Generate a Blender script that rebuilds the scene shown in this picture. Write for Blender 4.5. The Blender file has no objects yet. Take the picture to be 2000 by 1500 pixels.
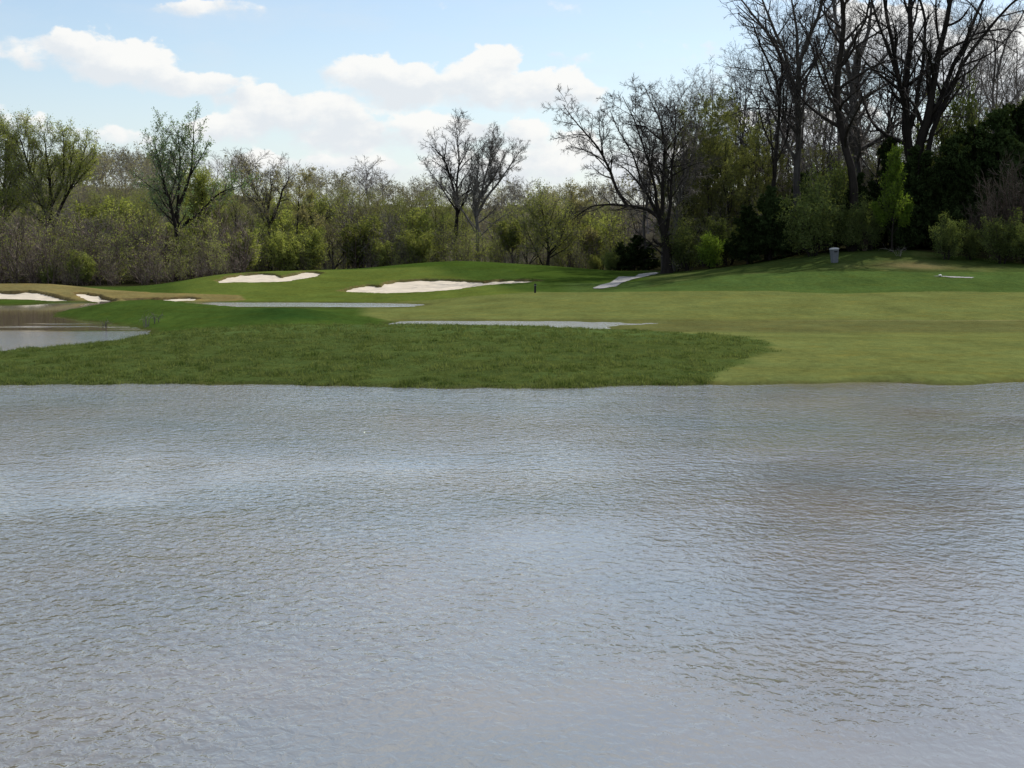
import bpy, math, random
import numpy as np
from mathutils import Vector

# ------------------------------------------------------------------ camera, sky, sun
scene = bpy.context.scene
COL = scene.collection
CAM_H = 4.0
F = 3000.0                       # focal length in photo pixels
PITCH = math.atan(260 / 3000.0)  # horizon sits at photo row 490
cam_d = bpy.data.cameras.new('camera')
cam_d.sensor_width = 36.0
cam_d.lens = 36.0 * F / 2000.0
cam_d.clip_start = 0.1
cam_d.clip_end = 6000.0
cam = bpy.data.objects.new('camera', cam_d)
cam.location = (0, 0, CAM_H)
cam.rotation_euler = (math.pi / 2 - PITCH, 0, 0)
COL.objects.link(cam)
scene.camera = cam
scene.view_settings.view_transform = 'Standard'
scene.view_settings.look = 'None'
scene.view_settings.exposure = 0.0
scene.view_settings.gamma = 1.0
scene.view_settings.use_curve_mapping = False
scene.render.film_transparent = False
try:
    scene.cycles.max_bounces = 8
    scene.cycles.transparent_max_bounces = 8
    scene.cycles.caustics_reflective = False
    scene.cycles.caustics_refractive = False
except Exception:
    pass

SUN_EL = math.radians(43)
SUN_AZ = math.radians(42)        # clockwise from the view direction (+Y), so ahead and to the right
SUN_STRENGTH = 4.2
SKY_STRENGTH = 0.135

sun_d = bpy.data.lights.new('sun', 'SUN')
sun_d.energy = SUN_STRENGTH
sun_d.angle = math.radians(0.53)
sun_d.color = (1.0, 0.96, 0.89)
sun = bpy.data.objects.new('sun', sun_d)
sdir = Vector((math.sin(SUN_AZ) * math.cos(SUN_EL), math.cos(SUN_AZ) * math.cos(SUN_EL), math.sin(SUN_EL)))
sun.rotation_euler = (-sdir).to_track_quat('-Z', 'Y').to_euler()
sun.location = (80, 60, 120)
COL.objects.link(sun)


class NT:
    """small helper round a node tree"""
    def __init__(self, tree):
        self.t = tree; self.n = tree.nodes; self.l = tree.links
    def node(self, typ, **kw):
        nd = self.n.new(typ)
        for k, v in kw.items():
            setattr(nd, k, v)
        return nd
    def put(self, sock, v):
        if isinstance(v, bpy.types.NodeSocket):
            self.l.new(v, sock)
        elif v is not None:
            sock.default_value = v
    def math(self, op, a, b=None, c=None, clamp=False):
        nd = self.node('ShaderNodeMath', operation=op, use_clamp=clamp)
        self.put(nd.inputs[0], a)
        if b is not None: self.put(nd.inputs[1], b)
        if c is not None: self.put(nd.inputs[2], c)
        return nd.outputs[0]
    def vmath(self, op, a, b=None, scale=None):
        nd = self.node('ShaderNodeVectorMath', operation=op)
        self.put(nd.inputs[0], a)
        if b is not None: self.put(nd.inputs[1], b)
        if scale is not None: self.put(nd.inputs['Scale'], scale)
        return nd.outputs['Value'] if op in ('LENGTH', 'DOT_PRODUCT', 'DISTANCE') else nd.outputs[0]
    def noise(self, vec, scale, detail=3.0, rough=0.5, dist=0.0, out='Fac', dims='3D', lac=2.0):
        nd = self.node('ShaderNodeTexNoise', noise_dimensions=dims)
        self.put(nd.inputs['Vector'], vec)
        self.put(nd.inputs['Scale'], scale); self.put(nd.inputs['Detail'], detail)
        self.put(nd.inputs['Roughness'], rough); self.put(nd.inputs['Distortion'], dist)
        nd.inputs['Lacunarity'].default_value = lac
        return nd.outputs[out]
    def remap(self, v, a, b, c=0.0, d=1.0, smooth=False):
        nd = self.node('ShaderNodeMapRange', clamp=True)
        if smooth: nd.interpolation_type = 'SMOOTHSTEP'
        for i, x in enumerate((v, a, b, c, d)):
            self.put(nd.inputs[i], x)
        return nd.outputs[0]
    def mix(self, f, a, b, blend='MIX'):
        nd = self.node('ShaderNodeMix', data_type='RGBA', blend_type=blend)
        self.put(nd.inputs[0], f)
        self.put(nd.inputs[6], a if not isinstance(a, tuple) else tuple(a) + (1.0,) * (4 - len(a)))
        self.put(nd.inputs[7], b if not isinstance(b, tuple) else tuple(b) + (1.0,) * (4 - len(b)))
        return nd.outputs[2]
    def mapping(self, vec, scale=(1, 1, 1), loc=(0, 0, 0), rot=(0, 0, 0)):
        nd = self.node('ShaderNodeMapping')
        self.put(nd.inputs['Vector'], vec)
        nd.inputs['Scale'].default_value = scale
        nd.inputs['Location'].default_value = loc
        nd.inputs['Rotation'].default_value = rot
        return nd.outputs[0]


world = bpy.data.worlds.new('World')
scene.world = world
world.use_nodes = True
W = NT(world.node_tree)
W.n.clear()
sky = W.node('ShaderNodeTexSky', sky_type='NISHITA')
sky.sun_disc = False
sky.sun_elevation = SUN_EL
sky.sun_rotation = SUN_AZ
sky.altitude = 200
sky.air_density = 1.0
sky.dust_density = 0.6
sky.ozone_density = 1.6
dirv = W.node('ShaderNodeTexCoord').outputs['Generated']
sx = W.node('ShaderNodeSeparateXYZ'); W.put(sx.inputs[0], dirv)
dx, dy, dz = sx.outputs
az = W.math('ARCTAN2', dx, dy)
el = W.math('ARCSINE', dz)
cmb = W.node('ShaderNodeCombineXYZ'); W.put(cmb.inputs[0], az); W.put(cmb.inputs[1], el)
ae = cmb.outputs[0]
# cumulus heaps low in the sky ahead: azimuth, elevation and half sizes (photo pixels / 3000 = radians)
BLOBS = [(165, 118, 84, 46, 1.0), (262, 140, 130, 48, 1.0), (385, 170, 130, 34, .95), (500, 196, 110, 24, .7), (105, 142, 40, 26, .75),
         (385, 42, 105, 21, .75), (510, 42, 50, 21, .75), (5, 22, 60, 38, .7), (10, 225, 60, 20, .8),
         (715, 148, 110, 46, .95), (800, 168, 130, 54, 1.0), (940, 158, 105, 60, 1.1), (1060, 182, 130, 42, 1.0),
         (660, 222, 95, 46, 1.0), (560, 232, 130, 44, .9), (430, 260, 90, 38, .95), (690, 262, 150, 50, .95),
         (850, 260, 150, 48, .85), (1010, 262, 120, 40, .8), (90, 262, 120, 32, .6), (250, 275, 150, 26, .6),
         (620, 325, 330, 34, .75), (950, 330, 240, 44, .78), (1090, 310, 110, 70, .95), (1110, 118, 75, 22, .45),
         (1730, 90, 130, 80, 1.1), (1900, 150, 150, 100, 1.1), (1300, 330, 200, 60, .9), (1560, 250, 200, 50, .8)]
wob = W.noise(W.mapping(ae, (1, 1.5, 1)), 22.0, 6.0, 0.6, out='Color')
wobv = W.vmath('SCALE', W.vmath('SUBTRACT', wob, (0.5, 0.5, 0.5)), scale=0.020)
aew = W.vmath('ADD', ae, wobv)


# returns how thick the cloud is and how high in its heap the point sits (-1 base .. 1 top)
acc = None; wy = None; wsum = None
sep = W.node('ShaderNodeSeparateXYZ')
for (bx, by, rx, ry, w) in BLOBS:
    c = ((bx - 1000) / 3000.0, (490 - by) / 3000.0, 0.0)
    d = W.vmath('MULTIPLY', W.vmath('SUBTRACT', aew, c), (3000.0 / rx, 3000.0 / ry, 1.0))
    v = W.remap(W.vmath('LENGTH', d), 0.15, 1.55, w, 0.0, smooth=True)
    yy = W.vmath('DOT_PRODUCT', d, (0.25, 1.0, 0.0))
    acc = v if acc is None else W.math('SMOOTH_MAX', acc, v, 0.18)
    v2 = W.math('MULTIPLY', v, v)
    wy = W.math('MULTIPLY', yy, v2) if wy is None else W.math('MULTIPLY_ADD', yy, v2, wy)
    wsum = v2 if wsum is None else W.math('ADD', wsum, v2)
f0 = acc
ybar = W.math('DIVIDE', wy, W.math('ADD', wsum, 0.02))
mid = W.noise(W.mapping(ae, (1, 1.4, 1)), 26.0, 2.0, 0.5)
fine = W.noise(W.mapping(ae, (1, 1.5, 1)), 70.0, 6.0, 0.6)
wisp = W.noise(W.mapping(ae, (1, 3.2, 1), loc=(3, 1, 0)), 9.0, 6.0, 0.62)
dn = W.math('ADD', f0, W.math('MULTIPLY', W.math('SUBTRACT', mid, 0.5), 1.75))
dn = W.math('ADD', dn, W.math('MULTIPLY', W.math('SUBTRACT', fine, 0.5), 0.85))
sharp = W.remap(ybar, -0.5, 0.5, 0.60, 0.20)
lo = W.math('SUBTRACT', 0.50, W.math('MULTIPLY', sharp, 0.4))
dens = W.remap(dn, lo, W.math('ADD', lo, sharp), smooth=True)
# the rest of the sky: the same broken cumulus, seen on a flat cloud layer
denom = W.math('MAXIMUM', dz, 0.02)
pl = W.vmath('SCALE', dirv, scale=W.math('DIVIDE', 1.0, W.math('ADD', denom, 0.10)))
gn = W.noise(W.mapping(pl, (1, 1, 0)), 0.85, 7.0, 0.56)
gen = W.remap(gn, 0.47, 0.64, smooth=True)
win = W.math('MULTIPLY', W.remap(W.math('ABSOLUTE', az), 0.36, 0.50, 1.0, 0.0, smooth=True), W.remap(el, 0.165, 0.235, 1.0, 0.0, smooth=True))
genw = W.math('MULTIPLY', gen, W.math('SUBTRACT', 1.0, win))
dens = W.math('MAXIMUM', dens, genw)
# thin veil that thickens towards the horizon
thin = W.remap(wisp, 0.40, 0.75, 0.0, 0.40)
veil = W.math('MAXIMUM', thin, W.remap(el, 0.0, 0.15, 0.62, 0.05, smooth=True))
# self shading: towards its flat base a heap goes blue grey
shn = W.noise(W.mapping(ae, (1, 1.5, 1), loc=(0.3, 0.6, 0)), 34.0, 5.0, 0.6)
lit = W.math('ADD', ybar, W.math('MULTIPLY', W.math('SUBTRACT', shn, 0.5), 2.6))
inner = W.remap(lit, -0.55, 0.50, 1.0, 0.0, smooth=True)
ccol = W.mix(inner, (7.25, 7.22, 7.05), (5.85, 6.15, 6.45))
sky_veil = W.mix(veil, W.mix(1.0, sky.outputs[0], (1.02, 0.99, 0.98), 'MULTIPLY'), (5.3, 5.9, 6.5))
mixc = W.mix(W.math('MULTIPLY', dens, 0.95), sky_veil, ccol)
bg = W.node('ShaderNodeBackground'); W.put(bg.inputs[0], mixc); bg.inputs[1].default_value = SKY_STRENGTH
wo = W.node('ShaderNodeOutputWorld'); W.l.new(bg.outputs[0], wo.inputs[0])

# ------------------------------------------------------------------ small tools
def tag(o, label=None, cat=None, group=None, kind=None):
    if label: o['label'] = label
    if cat: o['category'] = cat
    if group: o['group'] = group
    if kind: o['kind'] = kind
    return o


def mesh_np(name, V, Fq, mats=(), smooth=True, midx=None):
    """V (n,3); Fq (m,3) or (m,4) or list of both"""
    me = bpy.data.meshes.new(name)
    groups = Fq if isinstance(Fq, list) else [Fq]
    groups = [g for g in groups if len(g)]
    V = np.ascontiguousarray(V, dtype=np.float32)
    me.vertices.add(len(V)); me.vertices.foreach_set('co', V.ravel())
    loops = np.concatenate([g.ravel() for g in groups]).astype(np.int32)
    sizes = np.concatenate([np.full(len(g), g.shape[1], dtype=np.int32) for g in groups])
    starts = np.concatenate([[0], np.cumsum(sizes)[:-1]]).astype(np.int32)
    me.loops.add(len(loops)); me.loops.foreach_set('vertex_index', loops)
    me.polygons.add(len(sizes)); me.polygons.foreach_set('loop_start', starts)
    me.polygons.foreach_set('use_smooth', np.full(len(sizes), smooth, dtype=bool))
    if midx is not None:
        me.polygons.foreach_set('material_index', midx.astype(np.int32))
    for m in mats: me.materials.append(m)
    me.update(calc_edges=True)
    return me


def link(name, data, parent=None, loc=None, rotz=0.0, scale=None):
    o = bpy.data.objects.new(name, data)
    COL.objects.link(o)
    if parent is not None: o.parent = parent
    if loc is not None: o.location = loc
    if rotz: o.rotation_euler = (0, 0, rotz)
    if scale is not None: o.scale = scale
    return o


def vnoise(x, y, seed=0):
    """value noise on numpy arrays, 0..1"""
    rng = np.random.default_rng(seed)
    T = rng.random((256, 256))
    xi = np.floor(x).astype(int); yi = np.floor(y).astype(int)
    fx = x - xi; fy = y - yi
    fx = fx * fx * (3 - 2 * fx); fy = fy * fy * (3 - 2 * fy)
    a = T[xi & 255, yi & 255]; b = T[(xi + 1) & 255, yi & 255]
    c = T[xi & 255, (yi + 1) & 255]; d = T[(xi + 1) & 255, (yi + 1) & 255]
    return (a * (1 - fx) + b * fx) * (1 - fy) + (c * (1 - fx) + d * fx) * fy


def fbm(x, y, seed=0, oct=4):
    s = 0; a = 0.5; t = 0
    for k in range(oct):
        s = s + a * vnoise(x * 2 ** k, y * 2 ** k, seed + k); t += a; a *= 0.5
    return s / t


def smooth(a, b, x):
    t = np.clip((x - a) / (b - a), 0, 1)
    return t * t * (3 - 2 * t)


# ------------------------------------------------------------------ terrain heights (metres; water level is 0)
ROWS = [
    (-90, [(0, 2.5)]), (4, [(0, 2.2)]), (7, [(0, 1.0)]), (9.5, [(0, -.2)]), (13, [(0, -1.0)]), (36, [(0, -1.3)]), (44, [(0, -.4)]),
    (46.2, [(0, 0.0)]), (46.6, [(0, .09), (1300, .09), (1500, .12), (2000, .13)]),
    (50, [(0, .12), (150, .15), (300, .2), (600, .24), (1000, .24), (1400, .17), (2000, .15)]),
    (57, [(0, .16), (150, .3), (300, .42), (450, .5), (600, .52), (1000, .5), (1200, .42), (1400, .3), (1600, .25), (2000, .25)]),
    (62, [(0, .0), (100, .1), (200, .33), (300, .53), (450, .65), (600, .66), (1000, .62), (1200, .5), (1400, .36), (1600, .31), (2000, .32)]),
    (66, [(0, -.3), (150, -.1), (230, .1), (300, .40), (450, .65), (600, .7), (800, .72), (1000, .69), (1200, .55), (1400, .38), (1600, .33), (2000, .32)]),
    (70, [(0, -.5), (200, -.3), (260, 0), (350, .3), (450, .5), (600, .62), (800, .66), (1000, .6), (1200, .4), (1400, .2), (1600, .12), (2000, .1)]),
    (75, [(0, -.6), (230, -.3), (300, 0), (380, .2), (500, .35), (650, .4), (800, .2), (1000, .1), (1100, -.05), (1190, .04), (1400, .07), (2000, .08)]),
    (80, [(0, -.6), (200, -.3), (270, 0), (350, .3), (450, .5), (550, .68), (650, .55), (720, .2), (780, -.05), (1000, -.15), (1100, -.1), (1200, .03), (1400, .05), (2000, .06)]),
    (85, [(0, -.6), (150, -.3), (200, 0), (300, .45), (400, .6), (450, .60), (550, 1.02), (650, .66), (700, .3), (750, .05), (800, -.15), (1090, -.12), (1195, .02), (1400, .035), (2000, .04)]),
    (88, [(0, -.6), (120, -.2), (170, 0), (300, .6), (450, .6), (550, .78), (650, .5), (700, .25), (760, .05), (1000, .02), (1200, .03), (1400, .05), (2000, .05)]),
    (92, [(0, -.6), (90, -.1), (130, .08), (200, .5), (300, .8), (400, .65), (550, .5), (700, .15), (800, .12), (1200, .15), (1600, .15), (2000, .2)]),
    (98, [(0, -.5), (90, -.1), (150, .3), (200, .74), (300, 1.06), (400, .62), (550, .2), (700, .12), (1000, .25), (1400, .4), (2000, .5)]),
    (105, [(0, -.4), (100, -.2), (200, .3), (300, .4), (400, .06), (600, .06), (850, .12), (1000, .35), (1400, .6), (2000, .75)]),
    (110, [(0, -.2), (200, -.2), (330, -.1), (420, .03), (640, .03), (680, -.03), (760, -.02), (850, .08), (1000, .5), (1200, .65), (1400, .75), (2000, .85)]),
    (115, [(0, .12), (60, .12), (110, -.1), (400, -.25), (800, -.15), (860, .08), (1000, .6), (1200, .85), (1400, .93), (2000, .95)]),
    (119, [(0, .15), (60, .1), (110, -.05), (200, -.1), (400, 0.0), (700, .0), (860, .25), (1000, .7), (1200, .9), (1400, 1.1), (1600, 1.25), (2000, 1.3)]),
    (122, [(0, .15), (150, .12), (300, .10), (420, .08), (700, .15), (860, .45), (1000, .8), (1200, .95), (1300, 1.1), (1400, 1.6), (1600, 1.8), (2000, 1.8)]),
    (127, [(0, .70), (80, .80), (150, .62), (210, .38), (300, .33), (400, .33), (500, .38), (700, .42), (860, .7), (1000, .9), (1100, .95), (1200, 1.0), (1250, 1.2), (1300, 1.5), (1400, 2.1), (1600, 2.35), (1800, 2.3), (2000, 2.35)]),
    (133, [(0, 1.15), (80, 1.25), (150, 1.0), (210, .5), (300, .4), (400, .5), (500, .62), (700, .72), (860, .9), (1000, 1.05), (1100, 1.1), (1200, 1.1), (1300, 1.5), (1400, 2.0), (1600, 2.5), (1750, 2.8), (1850, 2.6), (2000, 2.6)]),
    (140, [(0, 1.0), (150, .8), (250, .3), (300, .45), (400, .95), (500, 1.0), (700, 1.0), (860, 1.15), (1000, 1.3), (1100, 1.3), (1200, 1.2), (1250, 1.3), (1300, 1.6), (1400, 2.1), (1500, 2.7), (1600, 3.4), (1700, 3.8), (1800, 3.7), (2000, 3.2)]),
    (150, [(0, .6), (250, .3), (300, .5), (360, 1.1), (420, 1.75), (500, 1.6), (600, 1.5), (700, 1.5), (900, 1.6), (1100, 1.8), (1200, 1.5), (1300, 1.8), (1400, 2.4), (1500, 3.2), (1600, 4.1), (1700, 4.5), (1800, 4.5), (2000, 4.2)]),
    (158, [(0, .5), (280, .4), (360, .9), (420, 1.6), (500, 1.95), (600, 2.0), (700, 2.0), (800, 2.3), (900, 2.6), (1000, 2.3), (1100, 2.2), (1200, 1.8), (1300, 1.9), (1400, 2.6), (1600, 4.5), (2000, 5)]),
    (166, [(0, .5), (300, .5), (420, 1.0), (600, 1.95), (700, 2.1), (800, 2.75), (900, 3.1), (1000, 2.75), (1100, 2.35), (1200, 1.8), (1300, 1.9), (1500, 3.4), (1700, 5.2), (2000, 6)]),
    (175, [(0, .5), (600, 1.2), (900, 2.2), (1200, 1.4), (1400, 2.5), (1600, 4.5), (2000, 7)]),
    (200, [(0, .5), (1250, 1.2), (1450, 7), (1700, 11), (2000, 13)]),
    (260, [(0, 2.5), (1000, 2), (1300, 8), (1500, 15), (2000, 20)]),
    (330, [(0, 15), (300, 15), (600, 8), (1000, 5), (1300, 11), (1500, 18), (2000, 24)]),
    (400, [(0, 20), (200, 20.5), (400, 19.5), (600, 14), (1000, 10), (1300, 10), (2000, 20)]),
    (600, [(0, 20), (2000, 22)]), (3000, [(0, 24), (2000, 24)]),
]
UPX = np.arange(-200, 2201, 10.0)
_ry = np.array([r[0] for r in ROWS], float)
_tab = []
for _Y, pts in ROWS:
    px = [p[0] for p in pts]; zz = [p[1] for p in pts]
    _tab.append(np.interp(UPX, px, zz))
_tab = np.array(_tab)
_k = np.exp(-0.5 * (np.arange(-9, 10) / 3.2) ** 2); _k /= _k.sum()
_pad = np.pad(_tab, ((0, 0), (9, 9)), mode='edge')
_tab = np.array([np.convolve(r, _k, 'valid') for r in _pad])
# even grid in Y, smoothed a little
YG = np.arange(-90, 620, 0.5)
_fine = np.array([np.interp(YG, _ry, _tab[:, j]) for j in range(len(UPX))]).T
_k2 = np.exp(-0.5 * (np.arange(-7, 8) / 2.6) ** 2); _k2 /= _k2.sum()
_p2 = np.pad(_fine, ((7, 7), (0, 0)), mode='edge')
_sm = np.array([np.convolve(_p2[:, j], _k2, 'valid') for j in range(len(UPX))]).T
_w = smooth(48.5, 52, YG)[:, None]
HG = _fine * (1 - _w) + _sm * _w


def base_h(x, y):
    x = np.asarray(x, float); y = np.asarray(y, float)
    sh = np.interp(x / np.maximum(y, 20.0) * 3000 + 1000, [0, 350, 750, 1300, 2000], [0.0, 0.7, 1.1, 0.6, -1.0]) * smooth(36, 44, y) * smooth(60, 52, y)
    yy = y + sh + 3.6 * (fbm(x * 0.30 + 9, y * 0 + 3.3, 5, 4) - 0.5) * (y < 56) * smooth(30, 44, y)
    fy = np.clip((yy - YG[0]) / 0.5, 0, len(YG) - 1.001)
    u = x / np.maximum(y, 20.0) * 3000 + 1000
    fx = np.clip((u - UPX[0]) / 10.0, 0, len(UPX) - 1.001)
    iy = fy.astype(int); ix = fx.astype(int); ty = fy - iy; tx = fx - ix
    h = (HG[iy, ix] * (1 - tx) + HG[iy, ix + 1] * tx) * (1 - ty) + (HG[iy + 1, ix] * (1 - tx) + HG[iy + 1, ix + 1] * tx) * ty
    far = smooth(160, 260, y)
    h = h + (fbm(x / 14.0, y / 14.0, 3, 3) - 0.5) * (0.10 + 4.5 * far)
    return h


CP, SP = math.cos(PITCH), math.sin(PITCH)


def at(px, py, Y):
    """the point at distance Y that the photograph shows at (px, py)"""
    u = (px - 1000) / F; v = (750 - py) / F
    t = Y / (CP + v * SP)
    return u * t, Y, CAM_H + t * (-SP + v * CP)


def hit(px, py, y0=44.0, y1=330.0):
    """where that line of sight meets the bare terrain"""
    Y = np.arange(y0, y1, 0.1)
    u = (px - 1000) / F; v = (750 - py) / F
    t = Y / (CP + v * SP)
    X = u * t; Z = CAM_H + t * (-SP + v * CP)
    h = np.maximum(base_h(X, Y), 0.0)
    k = np.nonzero(Z <= h)[0]
    k = k[0] if len(k) else len(Y) - 1
    return float(X[k]), float(Y[k]), float(h[k])


def poly_world(pts, y0=44.0, n=6, y1=330.0):
    out = []
    for i in range(len(pts)):
        a = pts[i]; b = pts[(i + 1) % len(pts)]
        for j in range(n):
            s = j / n
            X, Y, _ = hit(a[0] * (1 - s) + b[0] * s, a[1] * (1 - s) + b[1] * s, y0, y1)
            out.append((X, Y))
    return np.array(out)


def sdf(poly, x, y):
    """signed distance (negative inside) of arrays x, y to the closed polygon"""
    x = np.asarray(x); y = np.asarray(y)
    shp = x.shape; x = x.ravel(); y = y.ravel()
    d = np.full(x.shape, 1e9); ins = np.zeros(x.shape, bool)
    n = len(poly)
    for i in range(n):
        ax, ay = poly[i]; bx, by = poly[(i + 1) % n]
        ex, ey = bx - ax, by - ay; L = ex * ex + ey * ey + 1e-9
        t = np.clip(((x - ax) * ex + (y - ay) * ey) / L, 0, 1)
        d = np.minimum(d, (x - ax - t * ex) ** 2 + (y - ay - t * ey) ** 2)
        c = ((ay > y) != (by > y)) & (x < (bx - ax) * (y - ay) / (by - ay + 1e-12) + ax)
        ins ^= c
    d = np.sqrt(d); d[ins] *= -1
    return d.reshape(shp)


# sand bunkers, as outlines in the photo carried onto the ground
BUNK = {
    'upper_left': ([(422, 549), (450, 539), (480, 535), (510, 534), (535, 536), (548, 541), (560, 538), (590, 532), (615, 531), (630, 534), (618, 541), (590, 546), (560, 551), (520, 553), (470, 553), (430, 554)], 120),
    'right': ([(660, 570), (690, 561), (720, 557), (745, 559), (752, 553), (770, 549), (830, 546), (900, 547), (945, 551), (975, 547), (1040, 547), (1062, 550), (1020, 554), (980, 556), (930, 561), (890, 567), (830, 572), (760, 574), (700, 573)], 110),
    'left_far': ([(-60, 571), (-20, 570), (20, 571), (60, 569), (95, 575), (125, 582), (148, 590), (100, 590), (60, 587), (0, 586), (-60, 586)], 118),
    'left_mid': ([(142, 573), (165, 573), (190, 576), (205, 582), (232, 589), (200, 592), (178, 590), (160, 583)], 118),
    'left_near': ([(232, 587), (270, 584), (320, 583), (370, 581), (392, 584), (375, 589), (330, 591), (270, 592)], 118),
}
BW = {}
for k, (pts, y0) in BUNK.items():
    BW[k] = poly_world(pts, y0, 5)

# ground sheet grid
def lines(segs):
    out = []
    for a, b, s in segs:
        n = max(1, int(round((b - a) / s)))
        out += list(np.linspace(a, b, n, endpoint=False))
    out.append(segs[-1][1])
    return np.array(out)


XL = lines([(-1500, -300, 200), (-300, -120, 20), (-120, -48, 2), (-48, -22, 0.25), (-22, 8, 0.22), (8, 60, 0.5), (60, 120, 2), (120, 300, 20), (300, 1500, 200)])
YL = lines([(-90, 40, 5), (40, 45, 1), (45, 50, 0.14), (50, 62, 0.3), (62, 118, 0.5), (118, 156, 0.26), (156, 200, 1.0), (200, 400, 5), (400, 619, 20), (619, 2500, 300)])
GX, GY = np.meshgrid(XL, YL)
GZ = base_h(GX, GY)
zone_near = (GY > 45) & (GY < 160)
GZ = GZ + zone_near * ((fbm(GX * 0.9, GY * 0.9, 11, 3) - 0.5) * 0.05)
# tufty swell on the near rough bank
TIPPOLY = [(-400, 630), (300, 560), (700, 600), (1200, 636), (1330, 650), (1440, 664), (1505, 671), (1518, 680), (1480, 694), (1430, 705), (1405, 716), (1385, 728), (1370, 752), (1000, 765), (-400, 765)]


def near_rough(x, y):
    """soft mask of the long-grass side of the near bank and the two mounds behind it"""
    px = x / np.maximum(y, 20) * 3000 + 1000
    edge = np.interp(y, [44, 47, 48.5, 50, 52, 55, 58, 62, 66, 69, 74, 80, 100], [1370, 1372, 1388, 1408, 1434, 1478, 1505, 1508, 1440, 1330, 1200, 900, 560])
    edge = edge + (fbm(x * 0.55, y * 0.3, 21, 4) - 0.5) * 130
    return smooth(20, -20, px - edge) * (y < 104)


NR = near_rough(GX, GY)
GZ = GZ + NR * (GY > 46.5) * (fbm(GX * 1.9, GY * 1.3, 31, 3) - 0.45) * 0.17 * smooth(46.4, 48, GY)
SD = {}
for k, poly in BW.items():
    x0, y0 = poly.min(0) - 2; x1, y1 = poly.max(0) + 2
    m = (GX > x0) & (GX < x1) & (GY > y0) & (GY < y1)
    s = np.full(GX.shape, 9.0)
    wob_ = (fbm(GX[m] * 1.1, GY[m] * 1.1, 41, 3) - 0.5) * 0.5
    s[m] = sdf(poly, GX[m], GY[m]) + wob_
    SD[k] = s
    GZ = GZ - smooth(0.05, -0.25, s) * 0.85 + 0.10 * smooth(1.0, 0.1, s) * smooth(-0.1, 0.1, s)


def carve_sdf(k, x, y):
    return sdf(BW[k], x, y) + (fbm(x * 1.1, y * 1.1, 41, 3) - 0.5) * 0.5


# ground colour zones (grass albedo, with shade painted in on bank, mound and slope)
def zone(pts, y0=44.0, n=4, y1=330.0):
    return poly_world(pts, y0, n, y1)


C_ROUGH = np.array([0.047, 0.080, 0.016])
C_NEAR = np.array([0.060, 0.086, 0.024])
C_FAIR = np.array([0.122, 0.142, 0.044])
C_GREEN = np.array([0.092, 0.124, 0.026])
C_TAN = np.array([0.170, 0.145, 0.058])
C_DARK = np.array([0.046, 0.080, 0.014])
C_BAND = np.array([0.062, 0.100, 0.026])
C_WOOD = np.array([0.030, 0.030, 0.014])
colr = np.empty(GX.shape + (3,)); colr[:] = C_ROUGH


def blend(mask, c):
    global colr
    colr = colr * (1 - mask[..., None]) + c * mask[..., None]


PXG = GX / np.maximum(GY, 20) * 3000 + 1000
wn = (fbm(GX * 0.12, GY * 0.12, 51, 3) - 0.5)
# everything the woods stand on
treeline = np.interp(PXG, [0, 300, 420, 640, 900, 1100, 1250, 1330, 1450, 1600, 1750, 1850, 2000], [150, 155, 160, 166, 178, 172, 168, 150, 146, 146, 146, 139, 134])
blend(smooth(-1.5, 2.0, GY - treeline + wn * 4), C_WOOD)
blend(smooth(215, 250, GY) * (0.5 + 0.5 * smooth(0.4, 0.6, fbm(GX / 6, GY / 6, 71, 3))), np.array([0.085, 0.076, 0.064]))
# fairway: right side and between the waters
fair_back = np.interp(PXG, [600, 700, 860, 1000, 1050, 1100, 1200, 1400, 1520, 1640, 1760, 1850, 2000], [118, 119, 121.5, 121.5, 121, 119, 117.2, 116.2, 115.5, 113.2, 114.8, 115.4, 114.6]) + (fbm(GX * 0.5, GY * 0, 58, 3) - 0.5) * 0.8
mf = smooth(0.25, -0.25, GY - fair_back) * smooth(84, 86, GY) * smooth(690, 730, PXG)
mf = np.maximum(mf, (1 - NR) * smooth(88, 86, GY) * smooth(1000, 1150, PXG) * (GY > 44))
blend(mf, C_FAIR)
# medium rough band on the right
mb = smooth(-0.25, 0.25, GY - fair_back) * smooth(1.0, -1.0, GY - treeline) * smooth(1080, 1130, PXG)
blend(mb, C_BAND)
mg = smooth(-0.3, 0.3, GY - np.where(PXG > 690, np.maximum(fair_back - 2, 119), 119)) * smooth(1060, 985, PXG + (GY - 121) * 5) * smooth(300, 420, PXG) * smooth(163, 160.5, GY + np.interp(PXG, [300, 450, 600, 1000], [14, 6, 0, 2]))
blend(mg, C_GREEN)
# dry tan fairway on the left ridge
mt = smooth(0.5, -0.5, PXG - np.interp(GY, [118, 122, 127, 133, 140], [330, 480, 470, 300, 230])) * smooth(119.5, 121, GY) * smooth(141, 137, GY)
blend(mt, C_TAN)
blend(smooth(0.5, -0.5, PXG - 170) * smooth(119.5, 117.5, GY) * (GY > 100), C_DARK)
# dark rough mound behind the green and round the path
blend(smooth(160.0, 162.5, GY + np.interp(PXG, [640, 1000, 1040], [0, 6, 25])) * smooth(610, 660, PXG) * smooth(1300, 1240, PXG) * smooth(1.0, -1.0, GY - treeline), C_DARK)
crest = np.interp(PXG, [1230, 1300, 1400, 1600, 1800, 2000], [122.5, 125, 126.5, 127.5, 127, 127]) + wn * 1.5
mr = smooth(-0.3, 0.3, GY - crest) * smooth(1240, 1290, PXG) * smooth(1.0, -1.0, GY - treeline)
blend(mr, np.array([0.046, 0.070, 0.019]))  # darker rough behind the crest, the hollow's shade painted into its colour
blend(mr * 0.7 * smooth(0.52, 0.66, fbm(GX * 0.45, GY * 0.25, 57, 3)), np.array([0.085, 0.105, 0.034]))
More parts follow.
